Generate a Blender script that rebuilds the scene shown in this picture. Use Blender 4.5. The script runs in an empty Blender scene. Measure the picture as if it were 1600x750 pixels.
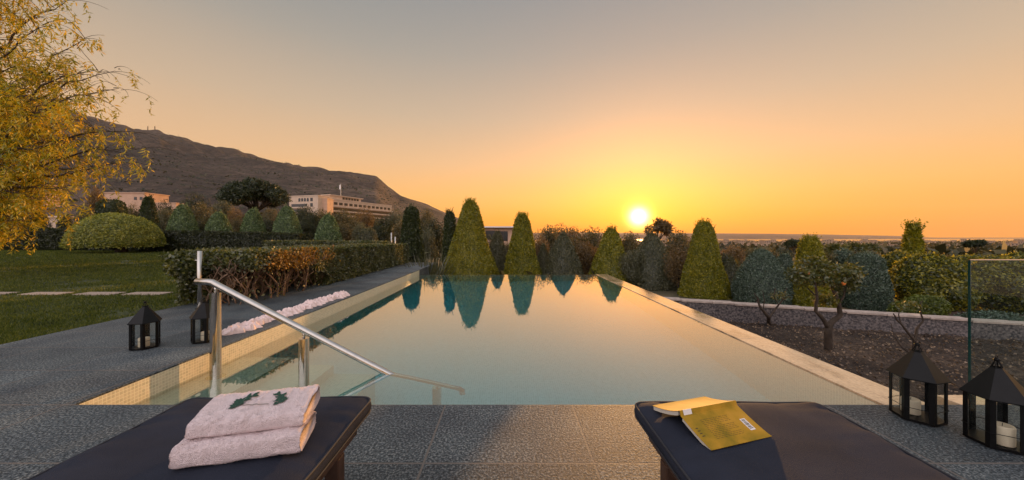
import bpy, math, random
import numpy as np
from mathutils import Vector, Matrix
R = math.radians
random.seed(7)
rng = np.random.default_rng(11)
S = bpy.context.scene
COL = S.collection
F = 533.0; CX = 795.0; CY = 367.0; H = 1.1          # lens in photograph pixels, vanishing point, eye height above the deck

# ------------------------------------------------------------------ camera, sky, sun, exposure
cam_d = bpy.data.cameras.new("camera"); cam = bpy.data.objects.new("camera", cam_d); COL.objects.link(cam)
cam.location = (0, 0, H); cam.rotation_euler = (R(90), 0, 0)
cam_d.sensor_width = 36; cam_d.lens = 36 * F / 1600
cam_d.shift_x = 5 / 1600; cam_d.shift_y = -8 / 1600
cam_d.clip_start = 0.05; cam_d.clip_end = 60000
S.camera = cam

SUN_AZ = math.atan2(998 - CX, F); SUN_EL = R(2.9)
SD = Vector((math.sin(SUN_AZ) * math.cos(SUN_EL), math.cos(SUN_AZ) * math.cos(SUN_EL), math.sin(SUN_EL)))
w = bpy.data.worlds.new("World"); S.world = w; w.use_nodes = True
nt = w.node_tree; nt.nodes.clear()
def N(tree, t, **kw):
    n = tree.nodes.new(t)
    for k, v in kw.items():
        setattr(n, k, v)
    return n
def L(tree, a, b): tree.links.new(a, b)
def mathn(tree, op, a, b=None, clamp=False):
    n = N(tree, 'ShaderNodeMath', operation=op, use_clamp=clamp)
    for i, v in enumerate((a, b)):
        if v is None: continue
        if isinstance(v, (int, float)): n.inputs[i].default_value = v
        else: L(tree, v, n.inputs[i])
    return n.outputs[0]
def ramp(tree, fac, stops, interp='LINEAR'):
    n = N(tree, 'ShaderNodeValToRGB'); cr = n.color_ramp; cr.interpolation = interp
    while len(cr.elements) < len(stops): cr.elements.new(0.5)
    for e, (p, c) in zip(cr.elements, stops):
        e.position = p; e.color = (c[0], c[1], c[2], 1)
    L(tree, fac, n.inputs[0]); return n.outputs[0]
def mixc(tree, fac, a, b, mode='MIX'):
    n = N(tree, 'ShaderNodeMix', data_type='RGBA', blend_type=mode)
    for i, v in ((0, fac), (6, a), (7, b)):
        if isinstance(v, (int, float)): n.inputs[i].default_value = v
        elif isinstance(v, (tuple, list)): n.inputs[i].default_value = (v[0], v[1], v[2], 1)
        else: L(tree, v, n.inputs[i])
    return n.outputs[2]
tc = N(nt, 'ShaderNodeTexCoord'); dirv = tc.outputs['Generated']
sx = N(nt, 'ShaderNodeSeparateXYZ'); L(nt, dirv, sx.inputs[0])
zz = mathn(nt, 'MAXIMUM', sx.outputs[2], 0.0)
grad = ramp(nt, zz, [(0.0, (0.95, 0.33, 0.035)), (0.045, (0.95, 0.38, 0.05)), (0.11, (0.90, 0.44, 0.13)),
                     (0.20, (0.74, 0.44, 0.23)), (0.32, (0.52, 0.39, 0.275)), (0.46, (0.34, 0.312, 0.275)), (0.58, (0.250, 0.258, 0.262)), (0.75, (0.42, 0.44, 0.48)), (1.0, (0.52, 0.55, 0.62))])  # last two stops, overhead and out of view, brightened as fill light
dt = N(nt, 'ShaderNodeVectorMath', operation='DOT_PRODUCT'); L(nt, dirv, dt.inputs[0]); dt.inputs[1].default_value = SD
dd = mathn(nt, 'MAXIMUM', dt.outputs['Value'], 0.0)
# unseen sky opposite the sun: pale rose, brightened beyond nature as front fill
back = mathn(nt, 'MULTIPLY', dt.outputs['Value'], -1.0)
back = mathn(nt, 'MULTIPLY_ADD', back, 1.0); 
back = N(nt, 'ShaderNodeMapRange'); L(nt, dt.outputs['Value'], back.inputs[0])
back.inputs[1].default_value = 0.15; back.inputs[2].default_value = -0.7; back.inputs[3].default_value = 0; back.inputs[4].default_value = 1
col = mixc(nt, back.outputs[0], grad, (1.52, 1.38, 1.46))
# cooler away from the sun, near the horizon on the left
side = N(nt, 'ShaderNodeMapRange'); L(nt, dt.outputs['Value'], side.inputs[0])
side.inputs[1].default_value = 0.93; side.inputs[2].default_value = 0.45; side.inputs[3].default_value = 0; side.inputs[4].default_value = 0.45
lowm = N(nt, 'ShaderNodeMapRange'); L(nt, zz, lowm.inputs[0]); lowm.inputs[1].default_value = 0.5; lowm.inputs[2].default_value = 0.1
sidef = mathn(nt, 'MULTIPLY', side.outputs[0], lowm.outputs[0])
col = mixc(nt, sidef, col, (0.72, 0.47, 0.29))
def lobe(power, c):
    p = mathn(nt, 'POWER', dd, power)
    return mixc(nt, 1.0, mixc(nt, 0.0, (c[0], c[1], c[2]), (0, 0, 0)), p, 'MULTIPLY')
acc = col
for pw, c in ((9, (0.08, 0.01, 0.0)), (110, (0.08, 0.02, 0.0)), (450, (0.20, 0.11, 0.0)), (2000, (1.1, 0.75, 0.18)), (5000, (4.5, 3.8, 2.2))):
    p = mathn(nt, 'POWER', dd, float(pw))
    m = N(nt, 'ShaderNodeVectorMath', operation='SCALE'); m.inputs[0].default_value = c; L(nt, p, m.inputs['Scale'])
    acc = mixc(nt, 1.0, acc, m.outputs[0], 'ADD')
sky = N(nt, 'ShaderNodeTexSky', sky_type='NISHITA'); sky.sun_disc = False; sky.sun_elevation = SUN_EL; sky.sun_rotation = SUN_AZ
sky.air_density = 1.5; sky.dust_density = 3.0
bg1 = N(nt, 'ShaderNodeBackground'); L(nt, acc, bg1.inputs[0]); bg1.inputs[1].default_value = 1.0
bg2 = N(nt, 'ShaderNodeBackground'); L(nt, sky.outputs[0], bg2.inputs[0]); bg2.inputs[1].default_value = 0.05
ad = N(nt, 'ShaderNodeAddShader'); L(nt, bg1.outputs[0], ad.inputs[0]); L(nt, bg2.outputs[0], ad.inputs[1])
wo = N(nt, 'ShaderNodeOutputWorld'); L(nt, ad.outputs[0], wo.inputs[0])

sl = bpy.data.lights.new("sun", 'SUN'); so = bpy.data.objects.new("sun", sl); COL.objects.link(so)
sl.energy = 5.0; sl.angle = R(0.6); sl.color = (1.0, 0.50, 0.16)
SL = Vector((SD.x, SD.y, math.tan(R(4.2))))
so.rotation_euler = SL.to_track_quat('Z', 'Y').to_euler(); so.location = (20, 50, 30)
S.view_settings.view_transform = 'Standard'; S.view_settings.look = 'None'
S.view_settings.exposure = 0.0; S.view_settings.gamma = 1.0; S.view_settings.use_curve_mapping = False
S.render.engine = 'CYCLES'
S.cycles.max_bounces = 8; S.cycles.transparent_max_bounces = 16; S.cycles.sample_clamp_indirect = 4; S.cycles.sample_clamp_direct = 8
S.cycles.caustics_refractive = True; S.cycles.caustics_reflective = False

# ------------------------------------------------------------------ helpers
def at(px, py, Y):
    return Vector(((px - CX) / F * Y, Y, H - (py - CY) / F * Y))
def on(px, py, z=0.0):
    Y = F * (H - z) / (py - CY); return Vector(((px - CX) / F * Y, Y, z))
def tag(o, label=None, cat=None, group=None, kind=None):
    if label: o['label'] = label
    if cat: o['category'] = cat
    if group: o['group'] = group
    if kind: o['kind'] = kind
    return o
def empty(name, loc=(0, 0, 0), rz=0, label=None, cat=None, group=None):
    o = bpy.data.objects.new(name, None); COL.objects.link(o); o.location = loc; o.rotation_euler = (0, 0, rz); o.empty_display_size = 0.1
    return tag(o, label, cat, group)
def copy_tree(o, parent=None):
    c = o.copy(); COL.objects.link(c); c.parent = parent
    for ch in list(o.children): copy_tree(ch, c)
    return c

class MB:
    def __init__(s): s.v = []; s.f = []; s.q = []
    def add(s, vs, fs):
        o = len(s.v); s.v += [tuple(v) for v in vs]; s.f += [tuple(i + o for i in f) for f in fs]; return s
    def box(s, x0, x1, y0, y1, z0, z1):
        return s.add([(x0,y0,z0),(x1,y0,z0),(x1,y1,z0),(x0,y1,z0),(x0,y0,z1),(x1,y0,z1),(x1,y1,z1),(x0,y1,z1)],
                     [(0,3,2,1),(4,5,6,7),(0,1,5,4),(1,2,6,5),(2,3,7,6),(3,0,4,7)])
    def tube(s, pts, rad, n=8, cap=True):
        pts = [Vector(p) for p in pts]
        if isinstance(rad, (int, float)): rad = [rad] * len(pts)
        vs = []; fs = []; up = None
        for i, p in enumerate(pts):
            d = (pts[min(i + 1, len(pts) - 1)] - pts[max(i - 1, 0)])
            if d.length < 1e-9: d = Vector((0, 0, 1))
            d.normalize()
            if up is None: up = d.orthogonal().normalized()
            else:
                up = up - d * up.dot(d)
                up = up.normalized() if up.length > 1e-6 else d.orthogonal().normalized()
            b = d.cross(up)
            for k in range(n):
                a = 2 * math.pi * k / n
                vs.append(p + (up * math.cos(a) + b * math.sin(a)) * rad[i])
        for i in range(len(pts) - 1):
            for k in range(n):
                k2 = (k + 1) % n
                fs.append((i*n+k, i*n+k2, (i+1)*n+k2, (i+1)*n+k))
        if cap:
            fs.append(tuple(range(n - 1, -1, -1))); m = (len(pts) - 1) * n; fs.append(tuple(m + k for k in range(n)))
        return s.add(vs, fs)
    def lathe(s, prof, n=24, c=(0, 0, 0)):
        vs = []; fs = []
        for r, z in prof:
            for k in range(n):
                a = 2 * math.pi * k / n; vs.append((c[0] + r * math.cos(a), c[1] + r * math.sin(a), c[2] + z))
        for i in range(len(prof) - 1):
            for k in range(n):
                k2 = (k + 1) % n; fs.append((i*n+k, i*n+k2, (i+1)*n+k2, (i+1)*n+k))
        fs.append(tuple(range(n - 1, -1, -1))); m = (len(prof) - 1) * n; fs.append(tuple(m + k for k in range(n)))
        return s.add(vs, fs)
    def build(s, name, mat, parent=None, smooth=False, bevel=0, seg=2):
        me = bpy.data.meshes.new(name); me.from_pydata(s.v, [], s.f); me.materials.append(mat); me.update()
        if smooth: me.polygons.foreach_set('use_smooth', [True] * len(me.polygons))
        o = bpy.data.objects.new(name, me); COL.objects.link(o)
        if parent: o.parent = parent
        if bevel:
            m = o.modifiers.new('bevel', 'BEVEL'); m.width = bevel; m.segments = seg; m.limit_method = 'ANGLE'
        return o
def np_mesh(name, V, Q, mat, parent=None, smooth=False):
    """V Nx3, Q Mx4 (or Mx3)"""
    me = bpy.data.meshes.new(name); k = Q.shape[1]
    me.vertices.add(len(V)); me.vertices.foreach_set('co', np.ascontiguousarray(V, dtype=np.float32).ravel())
    me.loops.add(Q.size); me.loops.foreach_set('vertex_index', np.ascontiguousarray(Q, dtype=np.int32).ravel())
    me.polygons.add(len(Q)); me.polygons.foreach_set('loop_start', np.arange(0, Q.size, k, dtype=np.int32))
    me.polygons.foreach_set('loop_total', np.full(len(Q), k, dtype=np.int32))
    if smooth: me.polygons.foreach_set('use_smooth', np.ones(len(Q), dtype=bool))
    me.materials.append(mat); me.update(calc_edges=True); me.validate()
    o = bpy.data.objects.new(name, me); COL.objects.link(o)
    if parent: o.parent = parent
    return o
def unit(a): return a / np.maximum(np.linalg.norm(a, axis=1, keepdims=True), 1e-9)
def leaf_quads(P, Nn, size, ratio=0.5, jit=0.8, fold=0.0, size_var=0.4, direction=None, djit=0.6):
    """one small leaf (kite-shaped quad) per point"""
    n = len(P)
    nn = unit(np.asarray(Nn) + rng.normal(0, jit, (n, 3)))
    if direction is None: d = rng.normal(0, 1, (n, 3))
    else: d = np.asarray(direction) + rng.normal(0, djit, (n, 3))
    d = unit(d - nn * np.sum(d * nn, axis=1, keepdims=True))
    b = np.cross(nn, d)
    s = size * (1 + rng.uniform(-size_var, size_var, (n, 1)))
    w_ = s * ratio * 0.5
    A = P; B = P + d * s * 0.45 + b * w_; C = P + d * s; D = P + d * s * 0.45 - b * w_
    V = np.stack([A, B, C, D], axis=1).reshape(-1, 3)
    Q = np.arange(4 * n).reshape(-1, 4)
    return V, Q
def merge(parts):
    Vs = []; Qs = []; o = 0
    for V, Q in parts:
        Vs.append(V); Qs.append(Q + o); o += len(V)
    return np.concatenate(Vs), np.concatenate(Qs)
_ph = rng.uniform(0, 6.28, (8, 3)); _dr = unit(rng.normal(0, 1, (8, 3)))
def wob(P, freq):
    """cheap smooth noise in -1..1"""
    P = np.asarray(P, dtype=float); r = 0
    for i in range(8):
        r = r + np.sin(P @ (_dr[i] * freq * (1 + 0.25 * i)) + _ph[i, 0] + 1.3 * np.sin(P @ (_dr[(i + 3) % 8] * freq * 0.7) + _ph[i, 1]))
    return r / 4.5

# ------------------------------------------------------------------ materials
def mat(name): 
    m = bpy.data.materials.new(name); m.use_nodes = True; t = m.node_tree; t.nodes.clear()
    out = N(t, 'ShaderNodeOutputMaterial'); return m, t, out
def pbr(name, color, rough=0.6, metal=0.0, noise=None, bump=None, spec=0.5, coat=0.0, var=0.15):
    m, t, out = mat(name); b = N(t, 'ShaderNodeBsdfPrincipled'); L(t, b.outputs[0], out.inputs[0])
    b.inputs['Roughness'].default_value = rough; b.inputs['Metallic'].default_value = metal
    b.inputs['Specular IOR Level'].default_value = spec; b.inputs['Coat Weight'].default_value = coat
    c = tuple(color)
    tcn = N(t, 'ShaderNodeTexCoord')
    sc = noise or 8
    nz = N(t, 'ShaderNodeTexNoise'); L(t, tcn.outputs['Object'], nz.inputs['Vector']); nz.inputs['Scale'].default_value = sc; nz.inputs['Detail'].default_value = 6
    lo = tuple(x * (1 - var) for x in c); hi = tuple(min(1, x * (1 + var)) for x in c)
    L(t, ramp(t, nz.outputs[0], [(0.3, lo), (0.7, hi)]), b.inputs['Base Color'])
    if bump:
        bs, strg = bump
        n2 = N(t, 'ShaderNodeTexNoise'); L(t, tcn.outputs['Object'], n2.inputs['Vector']); n2.inputs['Scale'].default_value = bs; n2.inputs['Detail'].default_value = 8
        bp = N(t, 'ShaderNodeBump'); bp.inputs['Strength'].default_value = strg; bp.inputs['Distance'].default_value = 0.01
        L(t, n2.outputs[0], bp.inputs['Height']); L(t, bp.outputs[0], b.inputs['Normal'])
    return m
def leafmat(name, cols, trans=0.35, clump=2.0, tcol=None, gloss=0.04):
    """cols: dark, mid, light; varies by leaf and by clump"""
    m, t, out = mat(name)
    g = N(t, 'ShaderNodeNewGeometry'); tcn = N(t, 'ShaderNodeTexCoord')
    nz = N(t, 'ShaderNodeTexNoise'); L(t, tcn.outputs['Object'], nz.inputs['Vector']); nz.inputs['Scale'].default_value = clump; nz.inputs['Detail'].default_value = 4
    f = mathn(t, 'ADD', mathn(t, 'MULTIPLY', g.outputs['Random Per Island'], 0.55), mathn(t, 'MULTIPLY', nz.outputs[0], 0.55))
    c = ramp(t, f, [(0.2, cols[0]), (0.52, cols[1]), (0.85, cols[2])])
    d = N(t, 'ShaderNodeBsdfDiffuse'); L(t, c, d.inputs[0])
    tr = N(t, 'ShaderNodeBsdfTranslucent')
    if tcol: L(t, mixc(t, 1.0, c, tcol, 'MULTIPLY'), tr.inputs[0])
    else: L(t, mixc(t, 1.0, c, (2.2, 1.9, 0.9), 'MULTIPLY'), tr.inputs[0])
    mx = N(t, 'ShaderNodeMixShader'); mx.inputs[0].default_value = trans; L(t, d.outputs[0], mx.inputs[1]); L(t, tr.outputs[0], mx.inputs[2])
    gl = N(t, 'ShaderNodeBsdfGlossy'); gl.inputs['Roughness'].default_value = 0.45; gl.inputs[0].default_value = (1, 1, 1, 1)
    m2 = N(t, 'ShaderNodeMixShader'); m2.inputs[0].default_value = gloss; L(t, mx.outputs[0], m2.inputs[1]); L(t, gl.outputs[0], m2.inputs[2])
    L(t, m2.outputs[0], out.inputs[0]); return m

M = {}
M['cypress'] = leafmat('yew foliage', [(0.06, 0.072, 0.004), (0.17, 0.175, 0.008), (0.34, 0.29, 0.014)], 0.3, 3)
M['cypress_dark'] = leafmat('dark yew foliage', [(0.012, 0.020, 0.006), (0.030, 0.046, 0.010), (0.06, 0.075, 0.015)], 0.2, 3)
M['row_cone'] = leafmat('green conifer foliage', [(0.03, 0.055, 0.020), (0.10, 0.155, 0.060), (0.22, 0.29, 0.12)], 0.15, 3)
M['spruce'] = leafmat('blue conifer foliage', [(0.022, 0.038, 0.026), (0.065, 0.100, 0.068), (0.14, 0.19, 0.135)], 0.15, 3)
M['grey_green'] = leafmat('grey green foliage', [(0.035, 0.04, 0.02), (0.085, 0.090, 0.045), (0.16, 0.15, 0.075)], 0.25, 3)
M['brown_green'] = leafmat('dry bush foliage', [(0.05, 0.035, 0.015), (0.12, 0.08, 0.03), (0.22, 0.14, 0.05)], 0.3, 3)
M['olive'] = leafmat('olive foliage', [(0.03, 0.03, 0.012), (0.085, 0.075, 0.026), (0.20, 0.15, 0.05)], 0.3, 1.2)
M['pine'] = leafmat('pine foliage', [(0.008, 0.015, 0.005), (0.022, 0.034, 0.010), (0.05, 0.062, 0.016)], 0.15, 0.7)
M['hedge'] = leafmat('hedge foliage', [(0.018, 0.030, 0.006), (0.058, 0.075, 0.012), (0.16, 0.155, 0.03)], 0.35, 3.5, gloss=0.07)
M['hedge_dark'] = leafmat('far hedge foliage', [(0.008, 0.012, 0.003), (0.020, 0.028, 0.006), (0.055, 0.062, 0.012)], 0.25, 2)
M['dome'] = leafmat('dome foliage', [(0.05, 0.075, 0.010), (0.19, 0.215, 0.03), (0.42, 0.39, 0.06)], 0.3, 2.5)
M['weeping'] = leafmat('weeping leaves', [(0.09, 0.13, 0.010), (0.31, 0.30, 0.014), (0.62, 0.42, 0.016)], 0.4, 0.9, tcol=(1.9, 1.5, 0.6))
M['citrus'] = leafmat('citrus leaves', [(0.02, 0.035, 0.006), (0.06, 0.075, 0.012), (0.13, 0.13, 0.02)], 0.3, 4, gloss=0.06)
M['bush'] = leafmat('glossy bush leaves', [(0.010, 0.020, 0.005), (0.08, 0.10, 0.014), (0.38, 0.33, 0.03)], 0.4, 2.2, gloss=0.04)
M['lowbush'] = leafmat('bright low bush', [(0.03, 0.05, 0.006), (0.09, 0.12, 0.014), (0.17, 0.20, 0.02)], 0.3, 3)
M['red_bush'] = leafmat('reddish shrub', [(0.04, 0.028, 0.010), (0.12, 0.075, 0.022), (0.24, 0.14, 0.04)], 0.3, 2)
M['scrub'] = leafmat('far scrub', [(0.012, 0.016, 0.006), (0.035, 0.038, 0.014), (0.08, 0.07, 0.025)], 0.15, 0.2)
M['grass'] = leafmat('grass blades', [(0.02, 0.034, 0.008), (0.062, 0.088, 0.014), (0.14, 0.155, 0.03)], 0.35, 2.2, gloss=0.02)
M['bark'] = pbr('bark', (0.055, 0.038, 0.026), 0.9, noise=12, bump=(40, 0.8), var=0.4)
M['stem'] = pbr('hedge stems', (0.20, 0.125, 0.078), 0.85, noise=15, bump=(60, 0.6), var=0.35)
M['steel'] = pbr('stainless steel', (0.50, 0.47, 0.43), 0.08, 1.0, noise=30, var=0.06)
M['black'] = pbr('black lantern metal', (0.005, 0.005, 0.005), 0.4, 0.0, spec=0.15, noise=20, var=0.4)
M['roofmetal'] = pbr('lantern roof metal', (0.006, 0.006, 0.006), 0.35, 0.0, spec=0.18, noise=14, var=0.3)
M['candle'] = pbr('candle wax', (0.80, 0.68, 0.50), 0.45, noise=6, var=0.06); M['candle'].node_tree.nodes['Principled BSDF'].inputs['Subsurface Weight'].default_value = 0.0
M['wick'] = pbr('wick', (0.02, 0.018, 0.015), 0.9)
M['fabric'] = pbr('charcoal fabric', (0.024, 0.028, 0.042), 0.85, noise=5, bump=(420, 0.3), var=0.2, spec=0.12)
M['piping'] = pbr('piping', (0.018, 0.020, 0.028), 0.7)
M['wood'] = pbr('dark teak', (0.060, 0.028, 0.016), 0.5, noise=9, bump=(30, 0.3), var=0.4)
M['towel'] = pbr('terry towel', (0.90, 0.74, 0.74), 0.95, noise=60, bump=(330, 1.0), var=0.08)
M['cloth'] = pbr('blush fabric', (0.84, 0.66, 0.62), 0.9, noise=14, bump=(60, 0.4), var=0.1)
M['embroid'] = pbr('green embroidery', (0.012, 0.055, 0.035), 0.8, noise=200, var=0.4)
M['bone'] = pbr('grey embroidery', (0.25, 0.22, 0.2), 0.8)
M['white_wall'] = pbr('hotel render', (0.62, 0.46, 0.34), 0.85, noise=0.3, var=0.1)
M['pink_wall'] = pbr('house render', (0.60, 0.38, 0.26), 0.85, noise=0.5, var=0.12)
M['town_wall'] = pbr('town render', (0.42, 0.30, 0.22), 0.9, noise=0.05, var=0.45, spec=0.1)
M['town_roof'] = pbr('town roof', (0.36, 0.24, 0.17), 0.9, noise=0.04, var=0.5, spec=0.1)
M['window'] = pbr('dark window', (0.035, 0.035, 0.035), 0.15, noise=1, var=0.4)
M['white_metal'] = pbr('pale metal', (0.55, 0.55, 0.53), 0.4, 0.3)
M['page'] = pbr('book pages', (0.55, 0.50, 0.42), 0.85, noise=30, var=0.08)
M['ink'] = pbr('print ink', (0.045, 0.03, 0.012), 0.7)
M['label'] = pbr('white label', (0.75, 0.70, 0.68), 0.6)
M['steppingstone'] = pbr('stepping stone', (0.36, 0.28, 0.22), 0.9, noise=20, bump=(60, 0.6), var=0.2)
M['stonecap'] = pbr('wall cap', (0.42, 0.34, 0.29), 0.9, noise=10, bump=(30, 0.7), var=0.25)
M['orange'] = pbr('orange fruit', (0.75, 0.20, 0.03), 0.5)

def deck_mat():
    m, t, out = mat('hammered granite'); b = N(t, 'ShaderNodeBsdfPrincipled'); L(t, b.outputs[0], out.inputs[0])
    tcn = N(t, 'ShaderNodeTexCoord')
    mp = N(t, 'ShaderNodeMapping'); mp.inputs['Location'].default_value = (0.411 + 0.822 * 20, 0.052 + 0.565 * 40, 0); L(t, tcn.outputs['Object'], mp.inputs[0])
    br = N(t, 'ShaderNodeTexBrick'); br.offset = 0; br.squash = 1; L(t, mp.outputs[0], br.inputs['Vector'])
    br.inputs['Scale'].default_value = 1; br.inputs['Brick Width'].default_value = 0.822; br.inputs['Row Height'].default_value = 0.565
    br.inputs['Mortar Size'].default_value = 0.0062; br.inputs['Mortar Smooth'].default_value = 0.2
    br.inputs['Color1'].default_value = (0.8, 0.8, 0.8, 1); br.inputs['Color2'].default_value = (1.2, 1.2, 1.2, 1); br.inputs['Mortar'].default_value = (0.5, 0.5, 0.5, 1)
    vo = N(t, 'ShaderNodeTexNoise'); L(t, tcn.outputs['Object'], vo.inputs['Vector']); vo.inputs['Scale'].default_value = 85; vo.inputs['Detail'].default_value = 4; vo.inputs['Roughness'].default_value = 0.7
    ln = N(t, 'ShaderNodeTexNoise'); L(t, tcn.outputs['Object'], ln.inputs['Vector']); ln.inputs['Scale'].default_value = 2.2; ln.inputs['Detail'].default_value = 5
    base = ramp(t, vo.outputs[0], [(0.38, (0.012, 0.018, 0.023)), (0.5, (0.056, 0.076, 0.090)), (0.64, (0.26, 0.285, 0.29))])
    base = mixc(t, 1.0, base, ramp(t, ln.outputs[0], [(0.3, (0.62, 0.63, 0.66)), (0.7, (1.3, 1.26, 1.18))]), 'MULTIPLY')
    base = mixc(t, 1.0, base, br.outputs['Color'], 'MULTIPLY')
    base = mixc(t, mathn(t, 'MULTIPLY', br.outputs['Fac'], 0.9), base, (0.16, 0.145, 0.13))
    L(t, base, b.inputs['Base Color']); b.inputs['Roughness'].default_value = 0.6; b.inputs['Specular IOR Level'].default_value = 0.3
    bp = N(t, 'ShaderNodeBump'); bp.inputs['Strength'].default_value = 0.8; bp.inputs['Distance'].default_value = 0.008
    hh = mathn(t, 'SUBTRACT', vo.outputs[0], mathn(t, 'MULTIPLY', br.outputs['Fac'], 0.6)); L(t, hh, bp.inputs['Height'])
    L(t, bp.outputs[0], b.inputs['Normal']); return m
M['deck'] = deck_mat()
def tile_mat(name='pool mosaic', c1=(0.62, 0.56, 0.38), c2=(0.80, 0.70, 0.50), c3=(0.9, 0.84, 0.62)):
    m, t, out = mat(name); b = N(t, 'ShaderNodeBsdfPrincipled'); L(t, b.outputs[0], out.inputs[0])
    tcn = N(t, 'ShaderNodeTexCoord')
    br = N(t, 'ShaderNodeTexBrick'); br.offset = 0; L(t, tcn.outputs['UV'], br.inputs['Vector'])
    br.inputs['Scale'].default_value = 1; br.inputs['Brick Width'].default_value = 0.0253; br.inputs['Row Height'].default_value = 0.0253
    br.inputs['Mortar Size'].default_value = 0.0024; br.inputs['Mortar Smooth'].default_value = 0.3; br.inputs['Bias'].default_value = 0.0
    br.inputs['Color1'].default_value = (*c1, 1); br.inputs['Color2'].default_value = (*c2, 1); br.inputs['Mortar'].default_value = (*c3, 1)
    L(t, br.outputs['Color'], b.inputs['Base Color']); b.inputs['Roughness'].default_value = 0.28
    bp = N(t, 'ShaderNodeBump'); bp.invert = True; bp.inputs['Strength'].default_value = 0.3; bp.inputs['Distance'].default_value = 0.002
    L(t, br.outputs['Fac'], bp.inputs['Height']); L(t, bp.outputs[0], b.inputs['Normal']); return m
M['tile'] = tile_mat(); M['floor_tile'] = tile_mat('pool floor mosaic', (0.68, 0.68, 0.50), (0.82, 0.80, 0.62), (0.90, 0.90, 0.74))
def water_mat():
    m, t, out = mat('pool water')
    tcn = N(t, 'ShaderNodeTexCoord')
    n2 = N(t, 'ShaderNodeTexNoise'); L(t, tcn.outputs['Object'], n2.inputs['Vector']); n2.inputs['Scale'].default_value = 5.5; n2.inputs['Detail'].default_value = 2
    bp = N(t, 'ShaderNodeBump'); bp.inputs['Strength'].default_value = 0.10; bp.inputs['Distance'].default_value = 0.004; L(t, n2.outputs[0], bp.inputs['Height'])
    fr = N(t, 'ShaderNodeFresnel'); fr.inputs[0].default_value = 1.33; L(t, bp.outputs[0], fr.inputs['Normal'])
    fac = mathn(t, 'POWER', fr.outputs[0], 0.42)
    re = N(t, 'ShaderNodeBsdfRefraction'); re.inputs['IOR'].default_value = 1.33; re.inputs['Roughness'].default_value = 0.0; re.inputs[0].default_value = (0.86, 1, 1, 1); L(t, bp.outputs[0], re.inputs['Normal'])
    gl = N(t, 'ShaderNodeBsdfGlossy'); gl.inputs['Roughness'].default_value = 0.0; gl.inputs[0].default_value = (1, 0.97, 0.92, 1); L(t, bp.outputs[0], gl.inputs['Normal'])
    mx = N(t, 'ShaderNodeMixShader'); L(t, fac, mx.inputs[0]); L(t, re.outputs[0], mx.inputs[1]); L(t, gl.outputs[0], mx.inputs[2])
    L(t, mx.outputs[0], out.inputs['Surface'])
    va = N(t, 'ShaderNodeVolumeAbsorption'); va.inputs[0].default_value = (0.0, 0.88, 1.0, 1); va.inputs[1].default_value = 1.0
    L(t, va.outputs[0], out.inputs['Volume']); return m
M['water'] = water_mat()
def soil_mat(name, c0, c1, c2, sc=22, bs=30, strength=1.0):
    m, t, out = mat(name); b = N(t, 'ShaderNodeBsdfPrincipled'); L(t, b.outputs[0], out.inputs[0]); b.inputs['Roughness'].default_value = 0.95
    tcn = N(t, 'ShaderNodeTexCoord')
    n1 = N(t, 'ShaderNodeTexNoise'); L(t, tcn.outputs['Object'], n1.inputs['Vector']); n1.inputs['Scale'].default_value = sc; n1.inputs['Detail'].default_value = 10; n1.inputs['Roughness'].default_value = 0.75
    n2 = N(t, 'ShaderNodeTexNoise'); L(t, tcn.outputs['Object'], n2.inputs['Vector']); n2.inputs['Scale'].default_value = sc / 14; n2.inputs['Detail'].default_value = 5
    f = mathn(t, 'ADD', mathn(t, 'MULTIPLY', n1.outputs[0], 0.6), mathn(t, 'MULTIPLY', n2.outputs[0], 0.4))
    L(t, ramp(t, f, [(0.38, c0), (0.52, c1), (0.66, c2)]), b.inputs['Base Color'])
    bp = N(t, 'ShaderNodeBump'); bp.inputs['Strength'].default_value = strength; bp.inputs['Distance'].default_value = 1.0 / bs
    L(t, n1.outputs[0], bp.inputs['Height']); L(t, bp.outputs[0], b.inputs['Normal']); return m
M['soil'] = soil_mat('garden soil', (0.012, 0.008, 0.006), (0.060, 0.038, 0.025), (0.20, 0.135, 0.09))
M['lawnbase'] = soil_mat('lawn turf', (0.02, 0.024, 0.008), (0.05, 0.066, 0.015), (0.11, 0.10, 0.035), sc=14, bs=60)
M['terrain'] = soil_mat('dry terrain', (0.05, 0.045, 0.02), (0.10, 0.08, 0.04), (0.20, 0.14, 0.08), sc=0.5, bs=3, strength=0.4)
M['hill'] = soil_mat('rocky hillside', (0.028, 0.024, 0.020), (0.105, 0.072, 0.052), (0.30, 0.20, 0.14), sc=0.07, bs=0.06, strength=1.0)
M['farhill'] = soil_mat('far ridge', (0.08, 0.05, 0.04), (0.13, 0.08, 0.06), (0.2, 0.12, 0.08), sc=0.004, bs=0.02, strength=0.3)
M['sea'] = pbr('sea', (0.05, 0.07, 0.09), 0.12, noise=0.002, var=0.2)
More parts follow.
